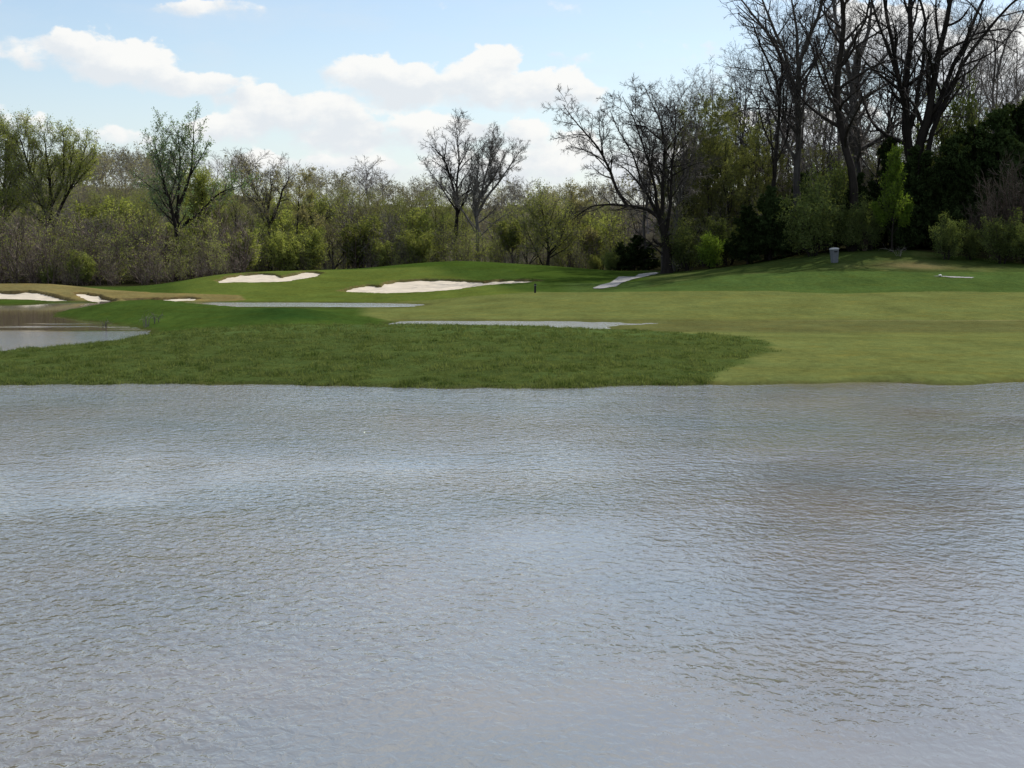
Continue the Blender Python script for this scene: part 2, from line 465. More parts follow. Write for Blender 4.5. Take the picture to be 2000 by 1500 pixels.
# near rough
blend(NR * (GY < 72), C_NEAR)
blend(NR * smooth(71, 76, GY), C_ROUGH)
blend(NR * np.exp(-((PXG - 560) / 110) ** 2) * smooth(76, 79, GY) * smooth(91, 87, GY), np.array([0.026, 0.058, 0.013]))  # second mound darkened: its shade side is painted into the grass
blend(NR * 0.8 * smooth(59, 65, GY) * smooth(73, 70, GY), np.array([0.072, 0.112, 0.034]))  # bank top lightened: shading of the hump put into the turf colour
# dry patch at the wood's foot on the right
bx, by, _ = hit(1790, 520, 115)
blend(0.75 * np.exp(-(((GX - bx) / 3.2) ** 2 + ((GY - by) / 3.0) ** 2)), np.array([0.17, 0.14, 0.07]))
# scuffed earth lip round every bunker, and sand spilt inside
for k, s in SD.items():
    blend(smooth(0.30, 0.0, s) * 0.75, np.array([0.13, 0.10, 0.05]))
    blend(smooth(-0.05, -0.2, s), np.array([0.10, 0.075, 0.045]))
sod = smooth(73, 76, GY) * smooth(88, 86.3, GY) * smooth(1180, 1300, PXG)
blend(sod * 0.8, np.array([0.098, 0.104, 0.038]))
blend(0.55 * smooth(0.5, 0.1, np.abs(GY - 86.9 - wn)) * smooth(1380, 1700, PXG), np.array([0.20, 0.19, 0.085]))
# wet, silty strip just above the flood line
wet = smooth(0.10, 0.02, GZ) * (GY > 44) * (1 - sod)
colr = colr * (1 - 0.45 * wet[..., None]) + np.array([0.060, 0.052, 0.022]) * 0.45 * wet[..., None]
blend((GZ < -0.03) * 1.0, np.array([0.10, 0.08, 0.05]))

ny, nx = GX.shape
V = np.stack([GX.ravel(), GY.ravel(), GZ.ravel()], 1)
ii = np.arange(ny * nx).reshape(ny, nx)
Q = np.stack([ii[:-1, :-1].ravel(), ii[:-1, 1:].ravel(), ii[1:, 1:].ravel(), ii[1:, :-1].ravel()], 1)


def ground_mat():
    m = bpy.data.materials.new('turf'); m.use_nodes = True
    T = NT(m.node_tree); bs = T.n['Principled BSDF']
    at_ = T.node('ShaderNodeAttribute', attribute_name='turf_colour')
    geo = T.node('ShaderNodeNewGeometry').outputs['Position']
    n1 = T.noise(T.mapping(geo, (1, 0.5, 1)), 0.35, 4, 0.6)
    n2 = T.noise(T.mapping(geo, (1, 0.6, 1)), 3.2, 4, 0.7)
    n3 = T.noise(geo, 14.0, 3, 0.7)
    f = T.math('ADD', T.math('ADD', T.math('MULTIPLY', n1, 0.9), T.math('MULTIPLY', n2, 1.0)), T.math('MULTIPLY', n3, 0.8))
    f = T.remap(f, 0.80, 1.90, 0.45, 1.50)
    cc = T.vmath('SCALE', at_.outputs['Vector'], scale=f)
    st = T.remap(T.noise(T.mapping(geo, (0.10, 0.55, 1), rot=(0, 0, 0.12)), 1.0, 4, 0.6), 0.42, 0.66)
    cc = T.mix(T.math('MULTIPLY', st, 0.38), cc, T.mix(1.0, cc, (1.02, 0.86, 0.72), 'MULTIPLY'))
    # yellowing / clover tint
    tint = T.remap(T.noise(geo, 0.9, 4, 0.65), 0.48, 0.68)
    cc = T.mix(T.math('MULTIPLY', tint, 0.30), cc, T.mix(1.0, cc, (1.5, 1.12, 0.75), 'MULTIPLY'))
    T.put(bs.inputs['Base Color'], cc)
    bs.inputs['Roughness'].default_value = 1.0
    bs.inputs['Specular IOR Level'].default_value = 0.0
    b = T.node('ShaderNodeBump'); b.inputs['Strength'].default_value = 0.55; b.inputs['Distance'].default_value = 0.06
    T.put(b.inputs['Height'], T.math('ADD', n2, T.math('MULTIPLY', n3, 0.7)))
    T.l.new(b.outputs[0], bs.inputs['Normal'])
    return m


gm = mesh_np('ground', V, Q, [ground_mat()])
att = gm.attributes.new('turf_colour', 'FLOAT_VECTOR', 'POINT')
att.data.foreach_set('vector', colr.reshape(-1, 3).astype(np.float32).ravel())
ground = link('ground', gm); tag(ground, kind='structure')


def ground_z(x, y):
    """height of the sheet as built, by bilinear look-up"""
    x = np.atleast_1d(np.asarray(x, float)); y = np.atleast_1d(np.asarray(y, float))
    ix = np.clip(np.searchsorted(XL, x) - 1, 0, nx - 2); iy = np.clip(np.searchsorted(YL, y) - 1, 0, ny - 2)
    tx = (x - XL[ix]) / (XL[ix + 1] - XL[ix]); ty = (y - YL[iy]) / (YL[iy + 1] - YL[iy])
    return (GZ[iy, ix] * (1 - tx) + GZ[iy, ix + 1] * tx) * (1 - ty) + (GZ[iy + 1, ix] * (1 - tx) + GZ[iy + 1, ix + 1] * tx) * ty


# ------------------------------------------------------------------ flood water
wx = lines([(-400, -60, 20), (-60, 60, 1.0), (60, 400, 20)])
wy = lines([(-2, 40, 1.0), (40, 125, 0.5), (125, 171, 5)])
WX, WY = np.meshgrid(wx, wy)
WPX = WX / np.maximum(WY, 5) * 3000 + 1000
rip = np.full(WX.shape, 0.03)
left = (WPX < 520) & (WY > 50) & (WY < 104)
rip = np.where(left, 0.04 + 2.4 * smooth(78, 72, WY + (fbm(WX * .12, WY * .9, 8, 3) - .5) * 26), rip)
mid = smooth(1330, 1250, WPX) * smooth(70, 75, WY) * (WPX > 600) * (WY < 100)
rip = np.maximum(rip, mid * 3.2)
far = (WY > 104) & (WPX > 400)
rip = np.where(far, np.where(WPX > 640, smooth(110.5, 112.5, WY), 1.0) * 3.2 + 0.06, rip)
near = WY < 50
patch = fbm(WX / 5.0 + 4, WY / 7.0, 77, 3)
nr = 0.45 + 1.15 * smooth(0.34, 0.64, patch)
nr = nr + 1.15 * smooth(26, 42, WY) * smooth(6.0, 0.5, WX) - 0.22 * smooth(29, 40, WY) * smooth(0.5, 6.0, WX)
nr = nr + 0.75 * np.exp(-((WX + 12.5) / 3.0) ** 2 - ((WY - 37) / 2.6) ** 2) + 0.75 * np.exp(-((WX - 8.0) / 3.6) ** 2 - ((WY - 31) / 3.0) ** 2)
nr = nr + 0.45 * np.exp(-((WX - 3.2) / 1.2) ** 2 - ((WY - 13.2) / 1.1) ** 2)
nr = nr * (1 - 0.72 * smooth(15.0, 13.0, WY + 0.5 * np.abs(WX - 0.6)) * smooth(-3.5, -1.0, WX))
rip = np.where(near, nr, rip)
silt_w = np.where(WY > 50, smooth(66, 80, WY), 0.0) * (WPX < 520) * (WY < 104)  # brown weight: silt together with painted reflections of trees and thicket
silt_w = silt_w + (WY < 50) * (0.55 * np.exp(-((WX + 12.8) / 2.6) ** 2 - ((WY - 37.5) / 2.4) ** 2) + 0.42 * np.exp(-((WX - 8.0) / 3.2) ** 2 - ((WY - 31.5) / 3.2) ** 2)
                               + 0.40 * np.exp(-((WX - 3.4) / 1.0) ** 2 - ((WY - 13.4) / 1.2) ** 2) + 0.22 * smooth(0.52, 0.75, fbm(WX / 4 + 9, WY / 6, 79, 3)))
wii = np.arange(WX.size).reshape(WX.shape)
WQ = np.stack([wii[:-1, :-1].ravel(), wii[:-1, 1:].ravel(), wii[1:, 1:].ravel(), wii[1:, :-1].ravel()], 1)


def water_mat():
    m = bpy.data.materials.new('flood_water'); m.use_nodes = True
    T = NT(m.node_tree); bs = T.n['Principled BSDF']
    geo = T.node('ShaderNodeNewGeometry').outputs['Position']
    r = T.node('ShaderNodeAttribute', attribute_name='ripple').outputs['Fac']
    silt = T.noise(geo, 0.16, 3, 0.6)  # random silt through the water body
    base = T.mix(T.remap(silt, 0.35, 0.65), (0.222, 0.196, 0.158), (0.158, 0.168, 0.158))
    sl = T.node('ShaderNodeAttribute', attribute_name='silt').outputs['Fac']
    base = T.mix(sl, base, (0.145, 0.110, 0.070))  # brown of silt, with dark tree reflections painted into the colour
    pal = T.node('ShaderNodeAttribute', attribute_name='sky_sheen').outputs['Fac']
    base = T.mix(pal, base, (0.40, 0.385, 0.36))  # bright sky reflection of the rippled streaks painted into the body colour
    T.put(bs.inputs['Base Color'], base)
    bs.inputs['IOR'].default_value = 2.3
    bs.inputs['Roughness'].default_value = 0.05
    a = T.noise(T.mapping(geo, (1.25, 0.8, 1), rot=(0, 0, 0.25)), 6.6, 3.0, 0.5, 0.5)
    b = T.noise(T.mapping(geo, (1.15, 1.0, 1), rot=(0, 0, -0.15)), 2.3, 2.5, 0.5, 0.4)
    c = T.noise(T.mapping(geo, (1.0, 1.6, 1), rot=(0, 0, 0.1)), 0.45, 2, 0.5)
    h = T.math('ADD', T.math('ADD', T.math('MULTIPLY', a, 0.056), T.math('MULTIPLY', b, 0.044)), T.math('MULTIPLY', c, 0.04))
    bp = T.node('ShaderNodeBump')
    T.put(bp.inputs['Strength'], 1.0)
    bp.inputs['Distance'].default_value = 1.0
    T.put(bp.inputs['Height'], T.math('MULTIPLY', h, T.math('MULTIPLY', r, 0.50)))
    T.l.new(bp.outputs[0], bs.inputs['Normal'])
    return m


wm = mesh_np('flood_water', np.stack([WX.ravel(), WY.ravel(), np.zeros(WX.size)], 1), WQ, [water_mat()])
wa = wm.attributes.new('ripple', 'FLOAT', 'POINT')
wa.data.foreach_set('value', rip.astype(np.float32).ravel())
sh_w = np.clip(mid + far * (WPX < 1000), 0, 1)  # where the pale painted sky sheen lies
wc = wm.attributes.new('sky_sheen', 'FLOAT', 'POINT')
wc.data.foreach_set('value', sh_w.astype(np.float32).ravel())
wb = wm.attributes.new('silt', 'FLOAT', 'POINT')
wb.data.foreach_set('value', silt_w.astype(np.float32).ravel())
water = link('water', wm); tag(water, kind='structure')


# ------------------------------------------------------------------ sand
def simple_mat(name, col, rough=0.8, var=0.15, scale=4.0, bump=0.0, spec=0.3, metallic=0.0):
    m = bpy.data.materials.new(name); m.use_nodes = True
    T = NT(m.node_tree); bs = T.n['Principled BSDF']
    tc = T.node('ShaderNodeTexCoord').outputs['Object']
    n = T.noise(tc, scale, 4, 0.6)
    k = T.remap(n, 0.3, 0.7, 1 - var, 1 + var)
    T.put(bs.inputs['Base Color'], T.vmath('SCALE', tuple(col), scale=k))
    bs.inputs['Roughness'].default_value = rough
    bs.inputs['Specular IOR Level'].default_value = spec
    bs.inputs['Metallic'].default_value = metallic
    if bump:
        b = T.node('ShaderNodeBump'); b.inputs['Strength'].default_value = bump; b.inputs['Distance'].default_value = 0.03
        T.put(b.inputs['Height'], n); T.l.new(b.outputs[0], bs.inputs['Normal'])
    return m


M_SAND = simple_mat('sand', (0.60, 0.52, 0.405), 0.9, 0.13, 0.9, 0.9, 0.1)
M_CONC = simple_mat('path_concrete', (0.27, 0.26, 0.245), 0.85, 0.08, 3.0, 0.2)


def sheet(name, poly_fn, bbox, cell, zfn, mat):
    """cells of a fine grid whose centre passes poly_fn"""
    x0, y0, x1, y1 = bbox
    xs = np.arange(x0, x1 + cell, cell); ys = np.arange(y0, y1 + cell, cell)
    X, Y = np.meshgrid(xs, ys)
    s = poly_fn(X, Y)
    ccx = (X[:-1, :-1] + cell / 2); ccy = (Y[:-1, :-1] + cell / 2)
    inside = ((s[:-1, :-1] < 0) & (s[1:, 1:] < 0) & (s[:-1, 1:] < 0) & (s[1:, :-1] < 0))
    Z = zfn(X, Y, s)
    idx = np.arange(X.size).reshape(X.shape)
    q = np.stack([idx[:-1, :-1][inside], idx[:-1, 1:][inside], idx[1:, 1:][inside], idx[1:, :-1][inside]], 1)
    used = np.unique(q); rm = -np.ones(X.size, int); rm[used] = np.arange(len(used))
    Vv = np.stack([X.ravel(), Y.ravel(), Z.ravel()], 1)[used]
    return mesh_np(name, Vv, rm[q], [mat])


BLAB = {
    'upper_left': 'pale sand bunker high on the green slope with an earthy tongue dipping into it',
    'right': 'long white sand bunker in front of the green, largest of all the bunkers',
    'left_far': 'sunlit sand bunker cut into the tan ridge at the left edge',
    'left_mid': 'small sand bunker between two grass fingers on the tan ridge',
    'left_near': 'narrow shaded sand bunker under a ragged lip right behind the grass mound',
}
for k, poly in BW.items():
    lo = poly.min(0) - 0.6; hi = poly.max(0) + 0.6

    def zf(X, Y, s, k=k):
        b = base_h(X, Y)
        return b - 0.10 - 0.09 * smooth(0.1, -1.6, s - 0.3) + (fbm(X * 0.9, Y * 0.7, 61, 4) - 0.5) * 0.22
    me = sheet('sand_bunker', lambda X, Y, k=k: carve_sdf(k, X, Y) - 0.3, (lo[0], lo[1], hi[0], hi[1]), 0.2, zf, M_SAND)
    o = link('sand_bunker', me)
    tag(o, BLAB[k], 'sand bunker', 'sand bunkers round the green')

# concrete cart path that dips between the green and the wood
ppath = poly_world([(1155, 564), (1172, 557), (1190, 553), (1198, 548), (1207, 541), (1240, 541), (1246, 536), (1283, 532), (1290, 534), (1266, 540), (1238, 546), (1216, 553), (1206, 560), (1172, 565)], 121, 5)
lo = ppath.min(0) - 0.3; hi = ppath.max(0) + 0.3
me = sheet('cart_path', lambda X, Y: sdf(ppath, X, Y), (lo[0], lo[1], hi[0], hi[1]), 0.16, lambda X, Y, s: ground_z(X.ravel(), Y.ravel()).reshape(X.shape) + 0.05, M_CONC)
o = link('cart_path', me); tag(o, kind='structure')
pp2 = poly_world([(1812, 539), (1860, 540), (1905, 542), (1900, 544), (1860, 543)], 115, 4)
lo = pp2.min(0) - 0.3; hi = pp2.max(0) + 0.3
me = sheet('path', lambda X, Y: sdf(pp2, X, Y), (lo[0], lo[1], hi[0], hi[1]), 0.12, lambda X, Y, s: ground_z(X.ravel(), Y.ravel()).reshape(X.shape) + 0.03, M_CONC)
o = link('path', me); tag(o, kind='structure')


# ------------------------------------------------------------------ rough grass on the near bank and mounds
def leaf_mat(name, col, col2, trans=0.35, var=0.35, ns=0.7, wn=0.45):
    m = bpy.data.materials.new(name); m.use_nodes = True
    T = NT(m.node_tree); T.n.clear()
    geo = T.node('ShaderNodeNewGeometry')
    oi = T.node('ShaderNodeObjectInfo')
    rnd = geo.outputs['Random Per Island']
    n = T.noise(geo.outputs['Position'], ns, 3, 0.6)
    f = T.math('ADD', T.math('MULTIPLY', rnd, 1 - wn), T.math('MULTIPLY', T.remap(n, 0.34, 0.66), wn))
    c = T.mix(f, tuple(col), tuple(col2))
    k = T.remap(oi.outputs['Random'], 0, 1, 1 - var, 1 + var)
    c = T.vmath('SCALE', c, scale=k)
    d = T.node('ShaderNodeBsdfDiffuse'); T.put(d.inputs[0], c)
    tr = T.node('ShaderNodeBsdfTranslucent'); T.put(tr.inputs[0], T.mix(1.0, c, (1.15, 1.1, 0.6), 'MULTIPLY'))
    mx = T.node('ShaderNodeMixShader'); mx.inputs[0].default_value = trans
    T.l.new(d.outputs[0], mx.inputs[1]); T.l.new(tr.outputs[0], mx.inputs[2])
    out = T.node('ShaderNodeOutputMaterial'); T.l.new(mx.outputs[0], out.inputs[0])
    return m


def bark_mat(name, col, col2, scale=3.0):
    m = bpy.data.materials.new(name); m.use_nodes = True
    T = NT(m.node_tree); bs = T.n['Principled BSDF']
    tc = T.node('ShaderNodeTexCoord').outputs['Object']
    n = T.noise(T.mapping(tc, (1, 1, 0.25)), scale, 5, 0.7)
    oi = T.node('ShaderNodeObjectInfo')
    c = T.mix(T.remap(n, 0.35, 0.65), tuple(col), tuple(col2))
    c = T.vmath('SCALE', c, scale=T.remap(oi.outputs['Random'], 0, 1, 0.7, 1.3))
    T.put(bs.inputs['Base Color'], c)
    bs.inputs['Roughness'].default_value = 0.9
    bs.inputs['Specular IOR Level'].default_value = 0.15
    return m


def grass_sheet(name, x, y, hmin, hmax, blades, mat, seed, wid=0.012, lean=0.5):
    rng = np.random.default_rng(seed)
    n = len(x)
    z = ground_z(x, y) - 0.01
    N = n * blades
    bx_ = np.repeat(x, blades) + rng.normal(0, 0.05, N); by_ = np.repeat(y, blades) + rng.normal(0, 0.05, N); bz_ = np.repeat(z, blades)
    cl = fbm(x * 1.3, y * 0.9, 93, 3)
    h = rng.uniform(hmin, hmax, N) * np.repeat(rng.uniform(0.6, 1.6, n) * (0.5 + 1.3 * smooth(0.35, 0.68, cl)), blades)
    a = rng.uniform(0, 2 * np.pi, N); w = wid * rng.uniform(0.7, 1.4, N)
    l = h * lean * rng.uniform(0.1, 1.0, N); la = rng.uniform(0, 2 * np.pi, N)
    p0 = np.stack([bx_ - np.cos(a) * w, by_ - np.sin(a) * w, bz_], 1)
    p1 = np.stack([bx_ + np.cos(a) * w, by_ + np.sin(a) * w, bz_], 1)
    p2 = np.stack([bx_ + np.cos(la) * l, by_ + np.sin(la) * l, bz_ + h], 1)
    Vv = np.stack([p0, p1, p2], 1).reshape(-1, 3)
    me = mesh_np(name, Vv, np.arange(N * 3).reshape(-1, 3), [mat], smooth=False)
    return me


M_GRASS = leaf_mat('grass_blades', (0.034, 0.068, 0.014), (0.205, 0.240, 0.100), 0.45, 0.0, 1.5, 0.6)
rng = np.random.default_rng(7)
n = 62000
gy = 44.6 + (72 - 44.6) * rng.random(n) ** 1.15; gx = (rng.random(n) - 0.5) * 0.72 * gy
keep = (near_rough(gx, gy) > rng.random(n)) & (ground_z(gx, gy) > -0.02) & (fbm(gx * 1.4, gy * 1.0, 91, 3) > 0.30)
o = link('rough_grass', grass_sheet('rough_grass', gx[keep], gy[keep], 0.025, 0.075, 5, M_GRASS, 3, 0.014, 0.9)); tag(o, 'long dark grass tufts on the near bank beside the flood water', 'grass', kind='stuff')
# ------------------------------------------------------------------ tree generator
def tubes(P, R, sides):
    """P (M,n,3), R (M,n) -> verts, quads"""
    M, n, _ = P.shape
    if sides == 1:      # hair-thin end twigs: a tapering sliver each
        rg = np.random.default_rng(M)
        d = P[:, -1] - P[:, 0]; a = np.cross(d, rg.normal(0, 1, (M, 3))); a /= np.linalg.norm(a, axis=1, keepdims=True) + 1e-9
        if n == 3:
            V = np.stack([P[:, 0] - a * R[:, :1], P[:, 0] + a * R[:, :1], P[:, 1] + a * R[:, 1:2], P[:, 1] - a * R[:, 1:2], P[:, 2] - a * R[:, 2:3] * .5, P[:, 2] + a * R[:, 2:3] * .5], 1).reshape(-1, 3)
            b = (np.arange(M) * 6)[:, None]
            return V, np.concatenate([b + np.array([[0, 1, 2, 3]]), b + np.array([[3, 2, 5, 4]])])
        V = np.stack([P - a[:, None] * R[..., None], P + a[:, None] * R[..., None]], 2).reshape(-1, 3)
        b = (np.arange(M) * n * 2)[:, None, None]; i = (np.arange(n - 1) * 2)[None, :, None]
        return V, (b + i + np.array([[[0, 1, 3, 2]]])).reshape(-1, 4)
    T = np.gradient(P, axis=1)
    T /= np.linalg.norm(T, axis=2, keepdims=True) + 1e-9
    ref = np.where(np.abs(T[:, :1, 2:3]) > 0.9, np.array([[[1.0, 0, 0]]]), np.array([[[0, 0, 1.0]]]))
    A = np.cross(T, np.broadcast_to(ref, T.shape)); A /= np.linalg.norm(A, axis=2, keepdims=True) + 1e-9
    B = np.cross(T, A)
    ang = np.arange(sides) * 2 * np.pi / sides
    ring = P[:, :, None, :] + R[:, :, None, None] * (np.cos(ang)[None, None, :, None] * A[:, :, None, :] + np.sin(ang)[None, None, :, None] * B[:, :, None, :])
    V = ring.reshape(-1, 3)
    base = (np.arange(M) * n * sides)[:, None, None]
    i = (np.arange(n - 1) * sides)[None, :, None]
    k = np.arange(sides)[None, None, :]; k2 = (k + 1) % sides
    q = np.stack(np.broadcast_arrays(base + i + k, base + i + k2, base + i + sides + k2, base + i + sides + k), -1).reshape(-1, 4)
    return V, q


def resample(pts, n):
    pts = np.asarray(pts, float)
    d = np.r_[0, np.cumsum(np.linalg.norm(np.diff(pts, axis=0), axis=1))]
    if len(pts) > 2:
        # catmull-ish smoothing: sample finely, average
        s = np.linspace(0, d[-1], 60)
        q = np.stack([np.interp(s, d, pts[:, c]) for c in range(3)], 1)
        for _ in range(6):
            q[1:-1] = (q[:-2] + 2 * q[1:-1] + q[2:]) / 4
        pts = q; d = np.r_[0, np.cumsum(np.linalg.norm(np.diff(pts, axis=0), axis=1))]
    s = np.linspace(0, d[-1], n)
    return np.stack([np.interp(s, d, pts[:, c]) for c in range(3)], 1), d[-1]


def sprout(rng, P, R, L, cnt, t0, t1, ang, angsd, ratio, fall, wander, up, n, rr, rmin=0.014, lmin=0.25, flat=1.0):
    M, pn, _ = P.shape
    cnts = np.maximum(1, np.round(cnt * np.clip(L / np.median(L), 0.5, 1.8)).astype(int))
    idx = np.repeat(np.arange(M), cnts)
    j = np.concatenate([np.arange(c) for c in cnts]); cc = np.repeat(cnts, cnts)
    t = t0 + (t1 - t0) * (j + rng.random(len(j))) / cc
    f = t * (pn - 1); i0 = np.clip(f.astype(int), 0, pn - 2); ft = (f - i0)[:, None]
    pos = P[idx, i0] * (1 - ft) + P[idx, i0 + 1] * ft
    tan = P[idx, i0 + 1] - P[idx, i0]; tan /= np.linalg.norm(tan, axis=1, keepdims=True) + 1e-9
    rad = (R[idx, i0] * (1 - ft[:, 0]) + R[idx, i0 + 1] * ft[:, 0])
    az = j * 2.399 + rng.uniform(0, 6.28, M)[idx] + rng.normal(0, 0.5, len(j))
    ref = np.where(np.abs(tan[:, 2:3]) > 0.9, np.array([[1.0, 0, 0]]), np.array([[0, 0, 1.0]]))
    A = np.cross(tan, ref); A /= np.linalg.norm(A, axis=1, keepdims=True) + 1e-9
    B = np.cross(tan, A)
    a = np.radians(rng.normal(ang, angsd, len(j)))[:, None]
    d = tan * np.cos(a) + (A * np.cos(az)[:, None] + B * np.sin(az)[:, None]) * np.sin(a)
    ln = np.maximum(L[idx] * ratio * (1 - fall * t) * rng.uniform(0.65, 1.25, len(j)), lmin)
    Pn = np.empty((len(j), n, 3)); Pn[:, 0] = pos
    bias = rng.normal(0, wander, (len(j), 3))
    for k in range(1, n):
        Pn[:, k] = Pn[:, k - 1] + d * (ln / (n - 1))[:, None]
        bias = bias * 0.4 + rng.normal(0, wander, (len(j), 3))
        d = d + bias
        d[:, 2] += up
        d /= np.linalg.norm(d, axis=1, keepdims=True)
    r0 = np.maximum(rad * rr, rmin)
    Rn = r0[:, None] * np.linspace(1, 0.35, n)[None, :]
    Rn = np.maximum(Rn, rmin * 0.7)
    return Pn, Rn, ln


def leaves_on(rng, P, count, size, spread, elong=1.4):
    M, n, _ = P.shape
    idx = rng.integers(0, M, count); t = rng.random(count) ** 0.7 * (n - 1)
    i0 = np.clip(t.astype(int), 0, n - 2); ft = (t - i0)[:, None]
    c = P[idx, i0] * (1 - ft) + P[idx, i0 + 1] * ft + rng.normal(0, spread, (count, 3))
    a = rng.normal(0, 1, (count, 3)); a /= np.linalg.norm(a, axis=1, keepdims=True)
    b = np.cross(a, rng.normal(0, 1, (count, 3))); b /= np.linalg.norm(b, axis=1, keepdims=True) + 1e-9
    s = size * rng.uniform(0.6, 1.5, count)[:, None]
    V = np.stack([c - a * s * 0.5 * elong, c + b * s * 0.5, c + a * s * 0.5 * elong - b * s * 0.2], 1).reshape(-1, 3)
    return V, np.arange(count * 3).reshape(-1, 3)


def build_tree(seed, stems, levels, leaf=None, sides0=7, big=2):
    """stems: [(pts, r0, r1)], levels: list of dicts for sprout. -> dict part -> (V, F list)"""
    rng = np.random.default_rng(seed)
    n0 = 14
    P = []; R = []; L = []
    for pts, r0, r1 in stems:
        q, ln = resample(pts, n0)
        jit = rng.normal(0, 0.012 * ln / 3, (n0, 3)); jit[0] = 0
        jit = (np.roll(jit, 1, 0) + 2 * jit) / 3; jit[0] = 0
        P.append(q + jit); L.append(ln)
        tt = np.linspace(0, 1, n0)
        flare = 1 + 0.5 * np.exp(-tt * 18) * (pts[0][2] < 0.3)
        R.append((r0 + (r1 - r0) * tt) * flare)
    P = np.array(P); R = np.array(R); L = np.array(L)
    parts = {'trunk': [], 'crown': []}
    parts['trunk'].append(tubes(P, R, sides0))
    cur = (P, R, L); store = []
    for i, lv in enumerate(levels):
        lv = dict(lv); sd = lv.pop('sides', 3); part = lv.pop('part', None)
        Pn, Rn, Ln = sprout(rng, *cur, **lv)
        parts[part or ('trunk' if i + 1 < big else 'crown')].append(tubes(Pn, Rn, sd))
        if i > 0: store.append(Pn[:, :min(3, Pn.shape[1])] if False else Pn)
        cur = (Pn, Rn, Ln)
    out = {}
    for k, lst in parts.items():
        if not lst: continue
        off = 0; Vs = []; Fs = []
        for v, q in lst:
            Vs.append(v); Fs.append(q + off); off += len(v)
        out[k] = (np.concatenate(Vs), np.concatenate(Fs))
    if leaf:
        lf = dict(leaf)
        src = cur[0]
        out['foliage'] = leaves_on(rng, src, **lf)
    return out


def fit(tree, height):
    """scale so that the finished crown is HEIGHT tall"""
    mz = max(v[:, 2].max() for v, _ in tree.values())
    s = height / mz
    return {k: (v * s, f) for k, (v, f) in tree.items()}


M_BARK_D = bark_mat('bark_dark', (0.014, 0.011, 0.009), (0.034, 0.028, 0.024))
M_BARK_G = bark_mat('bark_grey', (0.050, 0.044, 0.040), (0.11, 0.10, 0.092))
M_BARK_P = bark_mat('bark_pale', (0.11, 0.10, 0.088), (0.26, 0.24, 0.21))
M_BARK_B = bark_mat('bark_brown', (0.060, 0.042, 0.034), (0.120, 0.090, 0.072))
M_TWIG = bark_mat('twigs_grey', (0.130, 0.112, 0.098), (0.25, 0.22, 0.195))
M_TWIG_D = bark_mat('twigs_dark', (0.034, 0.029, 0.027), (0.085, 0.074, 0.068))
M_TWIG_B = bark_mat('twigs_brown', (0.165, 0.125, 0.098), (0.300, 0.240, 0.195))
M_TWIG_S = bark_mat('twigs_shrub', (0.070, 0.055, 0.044), (0.135, 0.110, 0.090))
M_TWIG_P = bark_mat('twigs_pale', (0.16, 0.145, 0.125), (0.26, 0.235, 0.21))
M_WILLOW = leaf_mat('leaves_willow', (0.175, 0.215, 0.060), (0.330, 0.360, 0.130), 0.55)
M_BUD = leaf_mat('leaves_bud', (0.19, 0.185, 0.100), (0.32, 0.30, 0.175), 0.5)
M_TEAL = leaf_mat('leaves_fresh', (0.12, 0.19, 0.085), (0.24, 0.33, 0.18), 0.45)
M_BRIGHT = leaf_mat('leaves_bright', (0.130, 0.225, 0.028), (0.250, 0.350, 0.070), 0.5)
M_CEDAR = leaf_mat('needles_cedar', (0.012, 0.022, 0.007), (0.050, 0.072, 0.026), 0.15)
M_BUDG = leaf_mat('leaves_budding', (0.105, 0.125, 0.045), (0.215, 0.235, 0.100), 0.5)
M_BUSH = leaf_mat('leaves_bush', (0.066, 0.096, 0.030), (0.165, 0.200, 0.075), 0.45)
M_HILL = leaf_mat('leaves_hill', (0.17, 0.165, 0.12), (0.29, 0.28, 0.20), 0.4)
M_HILLG = leaf_mat('twigs_hill', (0.165, 0.150, 0.155), (0.26, 0.24, 0.245))  # greyed towards lilac: distance haze put into the twig colour


def proto(tree, trunk_m, crown_m, leaf_m=None, nm='tree'):
    pr = {}
    for k, (v, f) in tree.items():
        mat = {'trunk': trunk_m, 'crown': crown_m, 'foliage': leaf_m}[k]
        pr[k] = mesh_np(nm + '_' + k, v, f, [mat], smooth=(k != 'foliage'))
    return pr


BYGROUP = {}


def place(name, pr, x, y, rotz=0.0, s=1.0, label='', cat='tree', group=None, sz=None, sink=0.08, order=None, gz=None):
    z = float(ground_z(x, y)[0]) if gz is None else gz
    root = bpy.data.objects.new(name, None); COL.objects.link(root)
    root.empty_display_size = 0.5
    root.location = (x, y, z - sink); root.rotation_euler = (0, 0, rotz); root.scale = (s, s, sz or s)
    for k, me in pr.items():
        c = bpy.data.objects.new(k, me); COL.objects.link(c); c.parent = root
        if k in ('crown', 'foliage'): c['kind'] = 'stuff'
    tag(root, label, cat, group)
    if group and '{n}' in label: BYGROUP.setdefault(group, []).append((x / y, root, label))
    return root


ORD = ['leftmost', 'second', 'third', 'fourth', 'fifth', 'sixth', 'seventh', 'eighth', 'ninth', 'tenth', 'eleventh', 'twelfth', 'thirteenth', 'fourteenth', 'fifteenth', 'sixteenth', 'seventeenth', 'eighteenth', 'nineteenth', 'twentieth', 'twenty-first', 'twenty-second', 'twenty-third', 'twenty-fourth', 'twenty-fifth', 'twenty-sixth', 'twenty-seventh', 'twenty-eighth', 'twenty-ninth', 'thirtieth', 'thirty-first', 'thirty-second', 'thirty-third', 'thirty-fourth', 'thirty-fifth', 'thirty-sixth', 'thirty-seventh', 'thirty-eighth', 'thirty-ninth', 'fortieth']

rs = random.Random(5)


